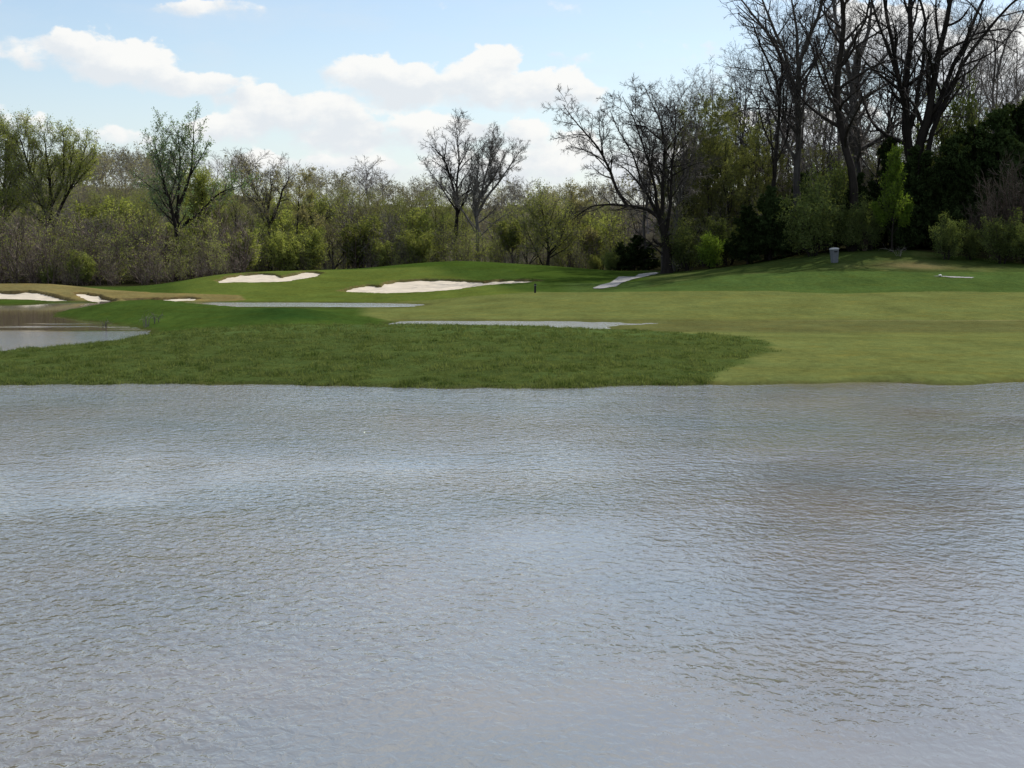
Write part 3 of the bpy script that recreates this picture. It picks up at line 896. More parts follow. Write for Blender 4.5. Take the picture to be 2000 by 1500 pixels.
def tall_stems(seed, h=25, r=0.3, forks=2, lean=0.05, fork_at=(0.35, 0.6), spread=0.22):
    g = random.Random(seed)
    top = (g.uniform(-lean, lean) * h, g.uniform(-lean, lean) * h, h)
    m1 = (top[0] * 0.3 + g.uniform(-.4, .4), top[1] * 0.3 + g.uniform(-.4, .4), h * 0.35)
    m2 = (top[0] * 0.7 + g.uniform(-.6, .6), top[1] * 0.7 + g.uniform(-.6, .6), h * 0.7)
    st = [([(0, 0, 0), m1, m2, top], r, r * 0.10)]
    q, _ = resample(st[0][0], 20)
    for k in range(forks):
        t = g.uniform(*fork_at); i = int(t * 19); p = q[i]
        a = g.uniform(0, 6.28); hh = h * (1 - t) * g.uniform(0.75, 1.0)
        sp = spread * hh * g.uniform(0.8, 1.5)
        rr = r * (1 - 0.9 * t) * 0.78
        st.append(([tuple(p), (p[0] + math.cos(a) * sp * 0.55, p[1] + math.sin(a) * sp * 0.55, p[2] + hh * 0.4), (p[0] + math.cos(a) * sp, p[1] + math.sin(a) * sp, p[2] + hh)], rr, rr * 0.15))
    return st


def L_bare(d=1.0, t0=0.3, ang=42, up=0.06):
    return [dict(cnt=9, t0=t0, t1=0.97, ang=ang, angsd=12, ratio=0.36, fall=0.45, wander=0.11, up=up, n=8, rr=0.58, sides=4),
            dict(cnt=7 * d, t0=0.2, t1=0.98, ang=42, angsd=14, ratio=0.46, fall=0.4, wander=0.15, up=0.06, n=6, rr=0.6, rmin=0.024, sides=3),
            dict(cnt=7 * d, t0=0.15, t1=1.0, ang=42, angsd=15, ratio=0.5, fall=0.4, wander=0.13, up=0.05, n=4, rr=0.6, rmin=0.017, sides=1),
            dict(cnt=4 * d, t0=0.2, t1=1.0, ang=40, angsd=15, ratio=0.55, fall=0.35, wander=0.15, up=0.04, n=3, rr=0.7, rmin=0.014, sides=1)]


# shared kinds ----------------------------------------------------------
P_BARE = [proto(fit(build_tree(100 + i, tall_stems(20 + i, 25, 0.26, 2 + i % 2), L_bare(.86)), 25), M_BARK_D, M_TWIG_D, nm='bare') for i in range(4)]
P_GREY = [proto(fit(build_tree(120 + i, tall_stems(40 + i, 22, 0.24, 2, spread=.3), L_bare(0.9)), 22), M_BARK_G, M_TWIG, nm='grey') for i in range(2)]
P_BUD = [proto(fit(build_tree(140 + i, tall_stems(60 + i, 20, 0.17, 1), L_bare(0.8, 0.12), leaf=dict(count=15000, size=0.15, spread=0.12)), 20), M_BARK_D, M_TWIG_D, M_BUDG, nm='budding') for i in range(3)]


def willow(seed, n=22000, size=0.115, forks=4, h=18):
    st = tall_stems(seed, h, 0.33, forks, 0.08, (0.12, 0.35), 0.42)
    lv = [dict(cnt=8, t0=0.3, t1=0.97, ang=38, angsd=12, ratio=0.42, fall=0.4, wander=0.07, up=0.08, n=7, rr=0.5, sides=4),
          dict(cnt=7, t0=0.15, t1=0.98, ang=35, angsd=14, ratio=0.5, fall=0.35, wander=0.10, up=0.10, n=5, rr=0.5, rmin=0.018, sides=3),
          dict(cnt=6, t0=0.1, t1=1.0, ang=35, angsd=15, ratio=0.5, fall=0.3, wander=0.10, up=0.12, n=3, rr=0.6, rmin=0.016, sides=1)]
    return fit(build_tree(seed, st, lv, leaf=dict(count=n, size=size, spread=0.22)), h)


P_WIL = [proto(willow(160 + i), M_BARK_D, M_TWIG, M_WILLOW, nm='willow') for i in range(3)]
P_WILB = [proto(willow(170 + i, 14000, 0.11), M_BARK_D, M_TWIG, M_BUD, nm='budding_willow') for i in range(2)]


def shrub(seed, h=5, stems=9, n=9000, size=0.13, spread=0.12, width=0.35):
    g = random.Random(seed); st = []
    for k in range(stems):
        a = g.uniform(0, 6.28); r = h * width * g.uniform(0.2, 1); hh = h * g.uniform(0.7, 1.05)
        st.append(([(math.cos(a) * 0.25, math.sin(a) * 0.25, 0), (math.cos(a) * r * 0.5, math.sin(a) * r * 0.5, hh * 0.5), (math.cos(a) * r, math.sin(a) * r, hh)], 0.055, 0.012))
    lv = [dict(cnt=9, t0=0.1, t1=0.98, ang=38, angsd=12, ratio=0.36, fall=0.4, wander=0.08, up=0.10, n=5, rr=0.55, rmin=0.016, sides=3),
          dict(cnt=6, t0=0.1, t1=1.0, ang=38, angsd=14, ratio=0.5, fall=0.3, wander=0.10, up=0.08, n=3, rr=0.6, rmin=0.014, sides=1)]
    leaf = dict(count=n, size=size, spread=spread) if n else None
    return build_tree(seed, st, lv, leaf=leaf, sides0=4)


P_SHG = [proto(shrub(200 + i, 5), M_BARK_B, M_TWIG_B, M_WILLOW, nm='willow_shrub') for i in range(2)]
P_SHB = [proto(shrub(210 + i, 5, n=0, stems=12), M_BARK_B, M_TWIG_S, nm='bare_shrub') for i in range(2)]
P_BUSH = [proto(shrub(220 + i, 4.5, n=9500, size=.12, spread=.20, width=.6), M_BARK_D, M_TWIG_D, M_BUSH, nm='bush') for i in range(2)]
P_BRIGHT = [proto(shrub(230, 4.0, n=7000, size=.13, spread=.20, width=.55), M_BARK_D, M_TWIG_D, M_BRIGHT, nm='bright_bush')]


def cedar(seed, h=9, n=26000, w=0.30):
    g = random.Random(seed)
    st = [([(0, 0, 0), (g.uniform(-.2, .2), g.uniform(-.2, .2), h * .5), (g.uniform(-.3, .3), g.uniform(-.3, .3), h)], 0.16, 0.02)]
    if g.random() < .6: st.append(([(0.1, 0, 0.5), (h * .08, 0.1, h * .4), (h * .1, g.uniform(-.4, .4), h * .82)], 0.1, 0.02))
    lv = [dict(cnt=46, t0=0.02, t1=0.98, ang=62, angsd=10, ratio=w * 1.25, fall=0.80, wander=0.06, up=0.05, n=5, rr=0.4, rmin=0.02, sides=3),
          dict(cnt=9, t0=0.1, t1=1.0, ang=42, angsd=14, ratio=0.42, fall=0.45, wander=0.10, up=0.08, n=3, rr=0.6, rmin=0.012, sides=1)]
    return build_tree(seed, st, lv, leaf=dict(count=n, size=0.19, spread=0.10), sides0=5)


P_CED = [proto(cedar(300 + i, 9, w=0.30 + .05 * (i % 2)), M_BARK_D, M_TWIG_D, M_CEDAR, nm='cedar') for i in range(3)]


def hill_tree(seed, n, h=13):
    st = tall_stems(seed, h, 0.2, 3, 0.06, (0.25, 0.5), 0.5)
    lv = [dict(cnt=6, t0=0.3, t1=0.97, ang=45, angsd=12, ratio=0.45, fall=0.35, wander=0.07, up=0.04, n=4, rr=0.5, rmin=.03, sides=3),
          dict(cnt=6, t0=0.2, t1=0.98, ang=42, angsd=14, ratio=0.5, fall=0.35, wander=0.10, up=0.05, n=3, rr=0.6, rmin=0.03, sides=3),
          dict(cnt=5, t0=0.2, t1=1.0, ang=42, angsd=14, ratio=0.5, fall=0.3, wander=0.10, up=0.05, n=3, rr=0.6, rmin=0.03, sides=1)]
    return fit(build_tree(seed, st, lv, leaf=dict(count=n, size=0.30, spread=0.3) if n else None, sides0=4), h)


T_HILL = [hill_tree(400 + i, [1700, 800, 0, 1500][i]) for i in range(4)]
P_HILL = [proto(T_HILL[i], M_HILLG, M_HILLG, M_HILL, nm='hill_tree') for i in range(4)]


def join_trees(name, trees, spots, mats, seed=1):
    """many plants nobody would count, as one mesh. spots: (x, y, scale, rot, which)"""
    Vs = []; Fq = []; Ft = []; mi_q = []; mi_t = []; off = 0
    for (x, y, s, r, w) in spots:
        z = float(ground_z(x, y)[0]) - 0.05
        c, sn = math.cos(r), math.sin(r)
        Rm = np.array([[c, sn, 0], [-sn, c, 0], [0, 0, 1]]) * s
        for k, (v, f) in trees[w].items():
            Vs.append(v @ Rm + np.array([x, y, z]))
            mi = {'trunk': 2, 'crown': 0, 'foliage': 1}[k]
            if f.shape[1] == 4: Fq.append(f + off); mi_q.append(np.full(len(f), mi))
            else: Ft.append(f + off); mi_t.append(np.full(len(f), mi))
            off += len(v)
    groups = []; mi = []
    if Fq: groups.append(np.concatenate(Fq)); mi.append(np.concatenate(mi_q))
    if Ft: groups.append(np.concatenate(Ft)); mi.append(np.concatenate(mi_t))
    return mesh_np(name, np.concatenate(Vs), groups, mats, smooth=False, midx=np.concatenate(mi))


# ------------------------------------------------------------------ far hillside wood
def hill_low(seed, n, h=12):
    st = tall_stems(seed, h, 0.2, 3, 0.06, (0.2, 0.45), 0.5)
    lv = [dict(cnt=6, t0=0.3, t1=0.97, ang=45, angsd=12, ratio=0.42, fall=0.35, wander=0.07, up=0.05, n=3, rr=0.5, rmin=.05, sides=1),
          dict(cnt=7, t0=0.15, t1=1.0, ang=42, angsd=14, ratio=0.5, fall=0.35, wander=0.10, up=0.05, n=3, rr=0.6, rmin=0.04, sides=1)]
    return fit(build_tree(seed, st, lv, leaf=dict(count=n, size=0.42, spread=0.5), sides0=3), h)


rs = random.Random(11)
tr_small = [hill_low(410 + i, [450, 150, 50, 350][i]) for i in range(4)]
spots = []
for i in range(165):
    Y = rs.uniform(240, 440); px = rs.uniform(-250, 1500) if i > 45 else rs.uniform(100, 330)
    if i <= 45: Y = rs.uniform(290, 370)
    spots.append(((px - 1000) / 3000 * Y, Y, rs.uniform(0.75, 1.05), rs.uniform(0, 6.28), rs.choice([0, 1, 2, 2, 3])))
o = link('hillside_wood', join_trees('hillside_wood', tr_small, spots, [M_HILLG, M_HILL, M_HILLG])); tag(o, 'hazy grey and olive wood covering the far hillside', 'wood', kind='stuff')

# trees that break the skyline of the hill, one by one: photo x, crown top row, kind
SKY_T = [(-60, 290, 0), (8, 300, 1), (60, 296, 2), (205, 283, 0), (232, 290, 3), (258, 283, 1), (282, 292, 0), (425, 292, 2), (450, 284, 2), (478, 292, 1), (505, 285, 2), (560, 296, 2),
         (590, 312, 0), (612, 316, 3), (640, 326, 2), (668, 322, 1), (700, 312, 2), (722, 298, 2), (748, 322, 2), (770, 336, 0), (800, 340, 2), (830, 336, 1),
         (860, 346, 2), (975, 338, 2), (1005, 344, 1), (1035, 340, 2), (1075, 352, 0), (1105, 350, 3), (1135, 346, 0), (1165, 358, 1), (1200, 352, 2)]
HK = {0: 'olive budding tree', 1: 'thinly budding tree', 2: 'bare grey tree', 3: 'greenish budding tree'}
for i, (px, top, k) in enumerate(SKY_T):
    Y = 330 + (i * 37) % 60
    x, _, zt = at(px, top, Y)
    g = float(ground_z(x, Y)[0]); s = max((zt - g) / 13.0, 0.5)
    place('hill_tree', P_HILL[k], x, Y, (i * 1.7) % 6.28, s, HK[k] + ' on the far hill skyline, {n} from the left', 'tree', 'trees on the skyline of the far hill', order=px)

# ------------------------------------------------------------------ brown thicket along the left (stuff)
def whip(seed, n=0, h=6):
    g = random.Random(seed)
    st = []
    for k in range(3):
        a = g.uniform(0, 6.28); r = g.uniform(.4, 2.4); b = g.uniform(-.7, .7)
        st.append(([(math.cos(a) * .3, math.sin(a) * .3, 0), (math.cos(a + b) * r * .6, math.sin(a + b) * r * .6, h * .5), (math.cos(a) * r, math.sin(a) * r, h * g.uniform(.5, 1))], 0.045, 0.012))
    lv = [dict(cnt=13, t0=0.02, t1=0.98, ang=42, angsd=16, ratio=0.38, fall=0.4, wander=0.12, up=0.07, n=3, rr=0.6, rmin=0.020, sides=1),
          dict(cnt=6, t0=0.1, t1=1.0, ang=34, angsd=14, ratio=0.5, fall=0.3, wander=0.10, up=0.08, n=3, rr=0.7, rmin=0.014, sides=1)]
    return build_tree(seed, st, lv, leaf=dict(count=int(n * 1.5), size=0.095, spread=0.18) if n else None, sides0=3)


WH = [whip(500), whip(501, 0, 5.5), whip(502, 350), whip(503, 800), whip(504, 1200, 4.5)]
rs = random.Random(3)


def scatter(n, px0, px1, y0, y1, s0, s1, kinds):
    out = []
    for i in range(n):
        px = rs.uniform(px0, px1); Y = rs.uniform(y0, y1); x = (px - 1000) / 3000 * Y
        k = 0.62 + 0.8 * float(fbm(np.array([x / 3.5]), np.array([Y / 3.5]), 19, 2)[0])
        out.append((x, Y, rs.uniform(s0, s1) * k, rs.uniform(0, 6.28), rs.choice(kinds)))
    return out


spots = scatter(115, -140, 480, 157, 176, 0.7, 1.45, [0, 1, 0, 1, 2, 3]) + scatter(45, -140, 470, 156.5, 160, 0.35, 0.75, [0, 1, 1, 2])
o = link('brown_thicket', join_trees('brown_thicket', WH, spots, [M_TWIG_B, M_WILLOW, M_BARK_B])); tag(o, 'bare reddish brown thicket at the foot of the left wood', 'thicket', kind='stuff')
spots = scatter(100, 420, 1240, 176, 192, 0.7, 1.3, [0, 1, 2, 3, 4]) + scatter(35, 430, 1240, 174, 178, 0.35, 0.7, [1, 2, 4])
o = link('mixed_thicket', join_trees('mixed_thicket', WH, spots, [M_TWIG, M_WILLOW, M_BARK_B])); tag(o, 'grey and olive thicket behind the green', 'thicket', kind='stuff')
spots = scatter(75, 1300, 2200, 150, 170, 0.8, 1.5, [0, 1, 2, 3]) + scatter(60, 1300, 2200, 168, 215, 1.7, 3.0, [0, 1, 0, 2])
o = link('wood_undergrowth', join_trees('wood_undergrowth', WH, spots, [M_TWIG, M_BUDG, M_BARK_D])); tag(o, 'tangled undergrowth between the trunks of the right wood', 'undergrowth', kind='stuff')

# ------------------------------------------------------------------ willow mass and other trees of the left wood
def put_tree(name, pr, nat_h, px, top, Y, label, cat='tree', group=None, rot=None, wide=1.0):
    x, _, zt = at(px, top, Y)
    g = float(ground_z(x, Y)[0]); s = (zt - g) / nat_h
    return place(name, pr, x, Y, rs.uniform(0, 6.28) if rot is None else rot, s * wide, label, cat, group, sz=s)


rs = random.Random(21)
WIL = [(-40, 300), (40, 330), (150, 345), (195, 350), (240, 335), (262, 360), (300, 350), (395, 330), (420, 345), (455, 335), (500, 352), (545, 350), (575, 345), (610, 348), (640, 365), (680, 350),
       (715, 362), (745, 355), (780, 362), (815, 350), (850, 345), (905, 365), (960, 385), (1010, 380), (1095, 372), (1140, 380), (1185, 385), (1225, 375)]
for i, (px, top) in enumerate(WIL):
    Y = 196 + (i * 29) % 32
    k = (i * 7) % 5
    pr = (P_WIL + P_WILB)[k]
    put_tree('willow_tree', pr, 18, px, top + rs.uniform(-4, 4), Y, ('olive leafing willow' if k < 3 else 'dull budding willow') + ' in the middle of the left wood, {n} from the left', 'tree', 'willows in the middle of the left wood', wide=1.15)
for i, (px, top) in enumerate([(-60, 400), (20, 410), (60, 395), (140, 400), (180, 420), (215, 400), (250, 425), (320, 415), (370, 430), (410, 420), (560, 400), (600, 415), (650, 420), (700, 430), (760, 410), (820, 420), (870, 430), (1030, 430), (1170, 420), (1210, 440)]):
    Y = 180 + (i * 13) % 12
    pr = [P_SHG[0], P_GREY[0], P_WILB[0], P_SHG[1], P_GREY[1]][i % 5]; nh = [5, 22, 18, 5, 22][i % 5]
    lab = ['olive leafing shrub', 'small bare grey tree', 'small budding willow', 'yellowish leafing shrub', 'thin bare grey tree'][i % 5]
    nm = ['willow_shrub', 'bare_tree', 'willow_tree', 'willow_shrub', 'bare_tree'][i % 5]
    put_tree(nm, pr, nh, px, top, Y, lab + ' in the lower storey of the left wood, {n} from the left', 'shrub' if 'shrub' in nm else 'tree', 'lower storey of the left wood', wide=1.3 if nh == 5 else 1.2)


def hero(seed, base, Y, stems, levels, tm, cm, name, label, leaf=None, lm=None, cat='tree', group=None, depth=0.12, sides0=8, k=None):
    """tree whose main limbs follow points read from the photo; base (px, py) is its foot"""
    bx, _, _ = at(base[0], base[1], Y)
    bz = float(ground_z(bx, Y)[0])
    sq = k if k else (0.945 if seed in (601, 602, 603) else 0.90 if seed < 620 else 1.0)
    stems = [([(p[0], base[1] - (base[1] - p[1]) * sq) for p in pts], r0, r1) for pts, r0, r1 in stems]
    th = {630: 1.32, 631: 1.35, 632: 1.15, 633: 1.15, 634: 1.1, 620: 0.95}.get(seed, 1.0)
    stems = [(p, a * th, b * th) for p, a, b in stems]
    g = random.Random(seed); st = []
    for k, (pts, r0, r1) in enumerate(stems):
        w = []
        dz_ = g.uniform(-1, 1)
        for j, p in enumerate(pts):
            x, _, z = at(p[0], p[1], Y)
            yy = 0 if j == 0 and k == 0 else dz_ * depth * (pts[0][1] - p[1]) / 3000 * Y
            w.append((x - bx, (p[2] if len(p) > 2 else yy), z - bz))
        if k == 0: w[0] = (0, 0, 0)
        st.append((w, r0, r1))
    tr = build_tree(seed, st, levels, leaf, sides0=sides0)
    pr = proto(tr, tm, cm, lm, nm=name)
    return place(name, pr, bx, Y, 0, 1.0, label, cat, group)


rs = random.Random(31)
LV = L_bare
# the big willow on the left (forked, olive)
wl = [dict(cnt=13, t0=0.35, t1=0.99, ang=36, angsd=12, ratio=0.30, fall=0.4, wander=0.07, up=0.09, n=7, rr=0.5, sides=4),
      dict(cnt=8, t0=0.15, t1=0.98, ang=34, angsd=14, ratio=0.5, fall=0.35, wander=0.10, up=0.12, n=5, rr=0.5, rmin=0.02, sides=3),
      dict(cnt=6, t0=0.1, t1=1.0, ang=34, angsd=15, ratio=0.5, fall=0.3, wander=0.10, up=0.12, n=3, rr=0.6, rmin=0.016, sides=1)]
hero(601, (98, 550), 172, [([(98, 550), (97, 430), (88, 380), (60, 310), (45, 250)], .36, .05), ([(97, 430), (100, 370), (92, 300), (85, 240)], .26, .04), ([(97, 400), (125, 330), (120, 240)], .18, .04), ([(98, 445), (125, 385), (158, 320), (172, 265)], .24, .04), ([(125, 385), (135, 320), (145, 250)], .15, .03), ([(150, 340), (172, 318), (186, 300)], .12, .03), ([(88, 380), (55, 345), (34, 310)], .12, .03)],
     wl, M_BARK_D, M_TWIG, 'willow_tree', 'broad forked willow with a full olive crown, tall above the left bunkers', dict(count=28000, size=.12, spread=.22), M_WILLOW)
hero(602, (2, 550), 172, [([(2, 550), (5, 430), (8, 370), (12, 310), (15, 260)], .34, .05), ([(5, 400), (30, 340), (45, 300)], .16, .03), ([(5, 420), (-30, 340), (-40, 265)], .2, .04), ([(4, 425), (50, 375), (75, 350)], .14, .03)],
     wl, M_BARK_D, M_TWIG, 'willow_tree', 'olive willow with a dark forked trunk cut by the left edge', dict(count=22000, size=.12, spread=.22), M_WILLOW)
hero(603, (348, 530), 170, [([(348, 530), (345, 430), (330, 370), (318, 320), (306, 262)], .32, .04), ([(345, 430), (350, 350), (352, 290), (345, 235)], .24, .03), ([(347, 400), (372, 330), (376, 280), (380, 222)], .2, .03), ([(350, 440), (395, 400), (430, 365), (476, 348)], .18, .03), ([(350, 430), (325, 385), (300, 340)], .12, .03), ([(372, 330), (395, 290), (410, 262)], .1, .03)],
     wl, M_BARK_D, M_TWIG, 'leafing_tree', 'tallest tree of the left wood, fresh blue-green leaves over dark limbs', dict(count=9000, size=.15, spread=.16), M_TEAL)
hero(604, (392, 545), 176, [([(392, 545), (390, 430), (400, 370), (395, 330)], .2, .04), ([(391, 420), (430, 370), (440, 345)], .14, .03), ([(391, 430), (360, 380), (358, 335)], .14, .03)],
     wl, M_BARK_D, M_TWIG, 'willow_tree', 'bright olive willow just right of the tallest leafing tree', dict(count=20000, size=.12, spread=.22), M_WILLOW)
hero(605, (528, 535), 178, [([(528, 535), (528, 430), (515, 380), (498, 350), (490, 320)], .24, .04), ([(528, 425), (545, 380), (552, 350), (568, 320)], .2, .04), ([(522, 400), (530, 350), (528, 310)], .14, .03)],
     LV(.8, .45), M_BARK_D, M_TWIG, 'bare_tree', 'dark tree with a clean Y-shaped fork in front of the olive willows', dict(count=2500, size=.13, spread=.12), M_BUD)
hero(606, (580, 535), 180, [([(580, 535), (580, 420), (583, 360), (582, 335)], .15, .03)], LV(.7, .4), M_BARK_D, M_TWIG, 'bare_tree', 'slender straight dark-trunked tree right of the Y-forked tree', dict(count=3500, size=.14, spread=.14), M_BUD)
hero(607, (637, 535), 182, [([(637, 535), (622, 440), (602, 400), (606, 370)], .14, .03), ([(622, 440), (645, 400), (640, 370)], .1, .02)], LV(.7, .4), M_BARK_D, M_TWIG, 'bare_tree', 'crooked thin trunk leaning left above the upper bunker', dict(count=4500, size=.14, spread=.14), M_WILLOW)
for i, (px, top, Y) in enumerate([(-15, 420, 168), (42, 400, 170), (75, 425, 164), (118, 395, 168), (150, 385, 172), (188, 410, 170), (228, 430, 166), (265, 415, 172), (300, 435, 168), (420, 425, 172), (455, 410, 174), (680, 420, 186), (715, 400, 188), (800, 415, 186), (985, 420, 186)]):
    put_tree('bare_tree', P_GREY[i % 2], 22, px, top, Y, 'low grey twiggy tree in front of the left wood, {n} from the left', 'tree', 'grey twiggy trees in front of the left wood', wide=1.5)
# two tall bare trees in the middle
hero(610, (888, 520), 193, [([(888, 520), (893, 430), (892, 350), (897, 290), (893, 226)], .30, .04), ([(893, 400), (882, 330), (868, 285), (838, 252)], .20, .03), ([(893, 400), (860, 345), (838, 310), (828, 290)], .12, .02), ([(897, 300), (915, 262), (922, 250)], .10, .02), ([(893, 410), (915, 350), (925, 318)], .12, .02), ([(868, 285), (872, 250), (868, 232)], .08, .02)],
     LV(.75, .36, 36, .09), M_BARK_D, M_TWIG_D, 'bare_tree', 'tall bare dark-trunked tree left of the pale fan-shaped one', None)
hero(611, (935, 520), 190, [([(935, 520), (932, 450), (930, 400), (942, 350), (955, 300), (962, 248)], .30, .03), ([(930, 410), (950, 370), (985, 320), (1010, 275), (1022, 262)], .20, .03), ([(940, 365), (968, 320), (990, 268)], .15, .03), ([(930, 420), (925, 360), (935, 300), (935, 262)], .16, .03), ([(932, 450), (905, 400), (870, 350), (852, 330)], .13, .03), ([(955, 300), (975, 262), (985, 248)], .1, .02), ([(932, 460), (970, 420), (1000, 398), (1030, 385)], .1, .02)],
     LV(.95, .33, 34, .10), M_BARK_P, M_TWIG_P, 'bare_tree', 'bare pale-barked tree with a wide fan-shaped crown against the clouds', None)
hero(612, (952, 520), 195, [([(952, 520), (940, 450), (905, 400), (875, 370)], .14, .03), ([(940, 450), (915, 370), (905, 345)], .1, .02)], LV(.5, .4), M_BARK_P, M_TWIG_P, 'bare_tree', 'leaning pale limbed tree crossing behind the fan-shaped one', None)
hero(613, (1068, 528), 176, [([(1068, 528), (1072, 490), (1068, 440), (1060, 400), (1055, 375)], .2, .03), ([(1072, 490), (1092, 465), (1105, 430), (1115, 395)], .13, .03), ([(1070, 460), (1078, 410), (1085, 375)], .12, .02), ([(1066, 528), (1045, 480), (1028, 440), (1020, 405)], .08, .02), ([(1070, 470), (1045, 430), (1035, 390)], .09, .02), ([(1072, 500), (1105, 480), (1128, 450)], .08, .02)],
     [dict(cnt=10, t0=0.2, t1=0.99, ang=46, angsd=14, ratio=0.42, fall=0.4, wander=0.10, up=0.05, n=7, rr=0.5, sides=4)] + wl[1:], M_BARK_D, M_TWIG, 'willow_tree', 'round olive tree with a forked trunk on the bank behind the green', dict(count=14000, size=.11, spread=.35), M_WILLOW)
hero(614, (1003, 525), 178, [([(1003, 525), (1000, 480), (1008, 430)], .12, .02), ([(1001, 500), (985, 460), (980, 430)], .07, .02)], wl, M_BARK_D, M_TWIG, 'willow_tree', 'small olive tree between the pale bare tree and the round olive one', dict(count=6000, size=.14, spread=.2), M_WILLOW)
hero(615, (1112, 528), 182, [([(1112, 528), (1118, 440), (1116, 360)], .14, .03), ([(1117, 450), (1140, 400), (1150, 372)], .08, .02)], LV(.7, .3), M_BARK_G, M_TWIG, 'budding_tree', 'slim upright budding tree right of the round olive one', dict(count=6000, size=.14, spread=.16), M_BUD)
# shrubs seen singly in front of the left wood
for (px, top, Y, lab, k) in [(470, 455, 168, 'yellow-green leafing shrub left of the upper bunker', 0), (560, 458, 174, 'wide olive shrub behind the upper bunker', 1), (600, 452, 176, 'olive shrub above the tip of the upper bunker', 0),
                             (90, 518, 158, 'low olive shrub behind the tan ridge by the left bunker', 1), (165, 495, 158, 'olive shrub behind the small ridge bunker', 0), (755, 470, 178, 'pale olive shrub behind the crest of the green', 1),
                             (1165, 500, 172, 'low green shrub beside the dark hollow by the cart path', 0), (820, 455, 177, 'olive brown shrub left of the tall bare trees', 1)]:
    put_tree('willow_shrub', P_SHG[k], 5, px, top, Y, lab, 'shrub', 'leafing shrubs in front of the left wood', wide=1.3)

# ------------------------------------------------------------------ right wood
hero(620, (1303, 532), 150, [([(1303, 532), (1302, 490), (1296, 450), (1288, 425)], .55, .32),
                             ([(1288, 425), (1262, 405), (1225, 400), (1190, 398), (1150, 402), (1118, 428)], .20, .03),
                             ([(1288, 425), (1262, 375), (1225, 330), (1205, 318)], .20, .04),
                             ([(1225, 400), (1205, 370), (1192, 335), (1178, 300), (1150, 262), (1120, 232), (1100, 200)], .19, .03),
                             ([(1290, 430), (1277, 360), (1262, 300), (1240, 240), (1215, 190)], .19, .03),
                             ([(1292, 420), (1296, 350), (1300, 280), (1288, 230), (1262, 170)], .20, .03),
                             ([(1298, 460), (1310, 400), (1312, 330), (1320, 260), (1316, 190)], .20, .03),
                             ([(1178, 300), (1170, 250), (1172, 215)], .09, .02), ([(1192, 335), (1160, 300), (1135, 290)], .08, .02),
                             ([(1300, 500), (1262, 465), (1240, 450), (1232, 415)], .09, .03), ([(1262, 375), (1235, 300), (1205, 250), (1190, 215)], .12, .03),
                             ([(1300, 280), (1260, 245), (1215, 240)], .10, .03)],
     LV(.9, .22, 44, .03), M_BARK_D, M_TWIG_D, 'bare_tree', 'big gnarled bare tree arching left over the cart path', None, sides0=8)
hero(621, (1318, 530), 153, [([(1318, 530), (1315, 470), (1322, 400), (1335, 330), (1330, 250)], .22, .04), ([(1322, 400), (1350, 320), (1362, 240)], .12, .03)], LV(.8, .3), M_BARK_G, M_TWIG, 'bare_tree', 'grey tree right against the arching bare tree', None)

RB = 'tall bare trees of the right wood'
# multi-stemmed giant
hero(630, (1785, 480), 150, [([(1785, 480), (1785, 380), (1783, 300), (1778, 250), (1778, 170), (1790, 80), (1795, -30)], .42, .16),
                             ([(1786, 400), (1792, 290), (1812, 200), (1828, 100), (1848, 10), (1856, -40)], .36, .14),
                             ([(1788, 380), (1800, 270), (1832, 200), (1862, 130), (1895, 50), (1935, -30)], .28, .09),
                             ([(1788, 390), (1815, 270), (1850, 180), (1880, 110), (1930, 50), (1985, -10)], .24, .07),
                             ([(1783, 330), (1765, 200), (1745, 110), (1730, 20), (1722, -30)], .24, .10),
                             ([(1780, 340), (1768, 210), (1738, 110), (1712, 50), (1690, -20)], .18, .07),
                             ([(1778, 250), (1800, 130), (1803, 40), (1785, -20)], .17, .08)],
     LV(.62, .3, 46, .05), M_BARK_D, M_TWIG_D, 'bare_tree', 'many-stemmed black-barked giant fanning out above the cedars', None, sides0=9)
hero(631, (1668, 480), 146, [([(1668, 480), (1668, 340), (1645, 240), (1638, 190), (1648, 110), (1655, 40), (1645, -40)], .34, .14), ([(1648, 110), (1690, 40), (1700, -20)], .13, .05), ([(1645, 230), (1600, 150), (1585, 90), (1560, 40)], .12, .04)],
     LV(.6, .35, 46, .05), M_BARK_D, M_TWIG_D, 'bare_tree', 'dark winding trunk left of the many-stemmed giant', None)
hero(632, (1680, 480), 158, [([(1680, 480), (1668, 280), (1665, 160), (1672, 110)], .46, .30), ([(1665, 170), (1650, 100), (1632, 20), (1630, -40)], .24, .1), ([(1670, 130), (1695, 60), (1702, -20)], .24, .08), ([(1668, 180), (1720, 120), (1745, 90), (1790, 60)], .14, .04)],
     LV(.6, .4, 46, .05), M_BARK_G, M_TWIG, 'bare_tree', 'thick grey trunk right behind the winding dark trunk', None)
hero(633, (1556, 480), 152, [([(1556, 480), (1555, 300), (1553, 170), (1560, 100), (1590, 40), (1600, -40)], .36, .10), ([(1553, 170), (1515, 80), (1470, 20), (1440, -20)], .22, .05), ([(1555, 180), (1530, 90), (1500, 20), (1480, -40)], .2, .06), ([(1558, 120), (1555, 50), (1540, -30)], .16, .05), ([(1555, 230), (1520, 215), (1465, 208), (1425, 225)], .10, .03), ([(1556, 180), (1610, 90), (1625, 30)], .13, .04)],
     LV(.66, .3, 42, .05), M_BARK_G, M_TWIG_D, 'bare_tree', 'grey forked tree whose limbs sweep up left against the blue sky', None)
hero(634, (1500, 500), 150, [([(1500, 500), (1508, 330), (1522, 200), (1510, 140), (1480, 100), (1470, 50), (1435, 30)], .24, .05), ([(1522, 200), (1530, 120), (1500, 60), (1440, 8)], .14, .04)],
     LV(.7, .3, 44, .05), M_BARK_D, M_TWIG_D, 'bare_tree', 'crooked dark tree bending left below the forked grey one', None)
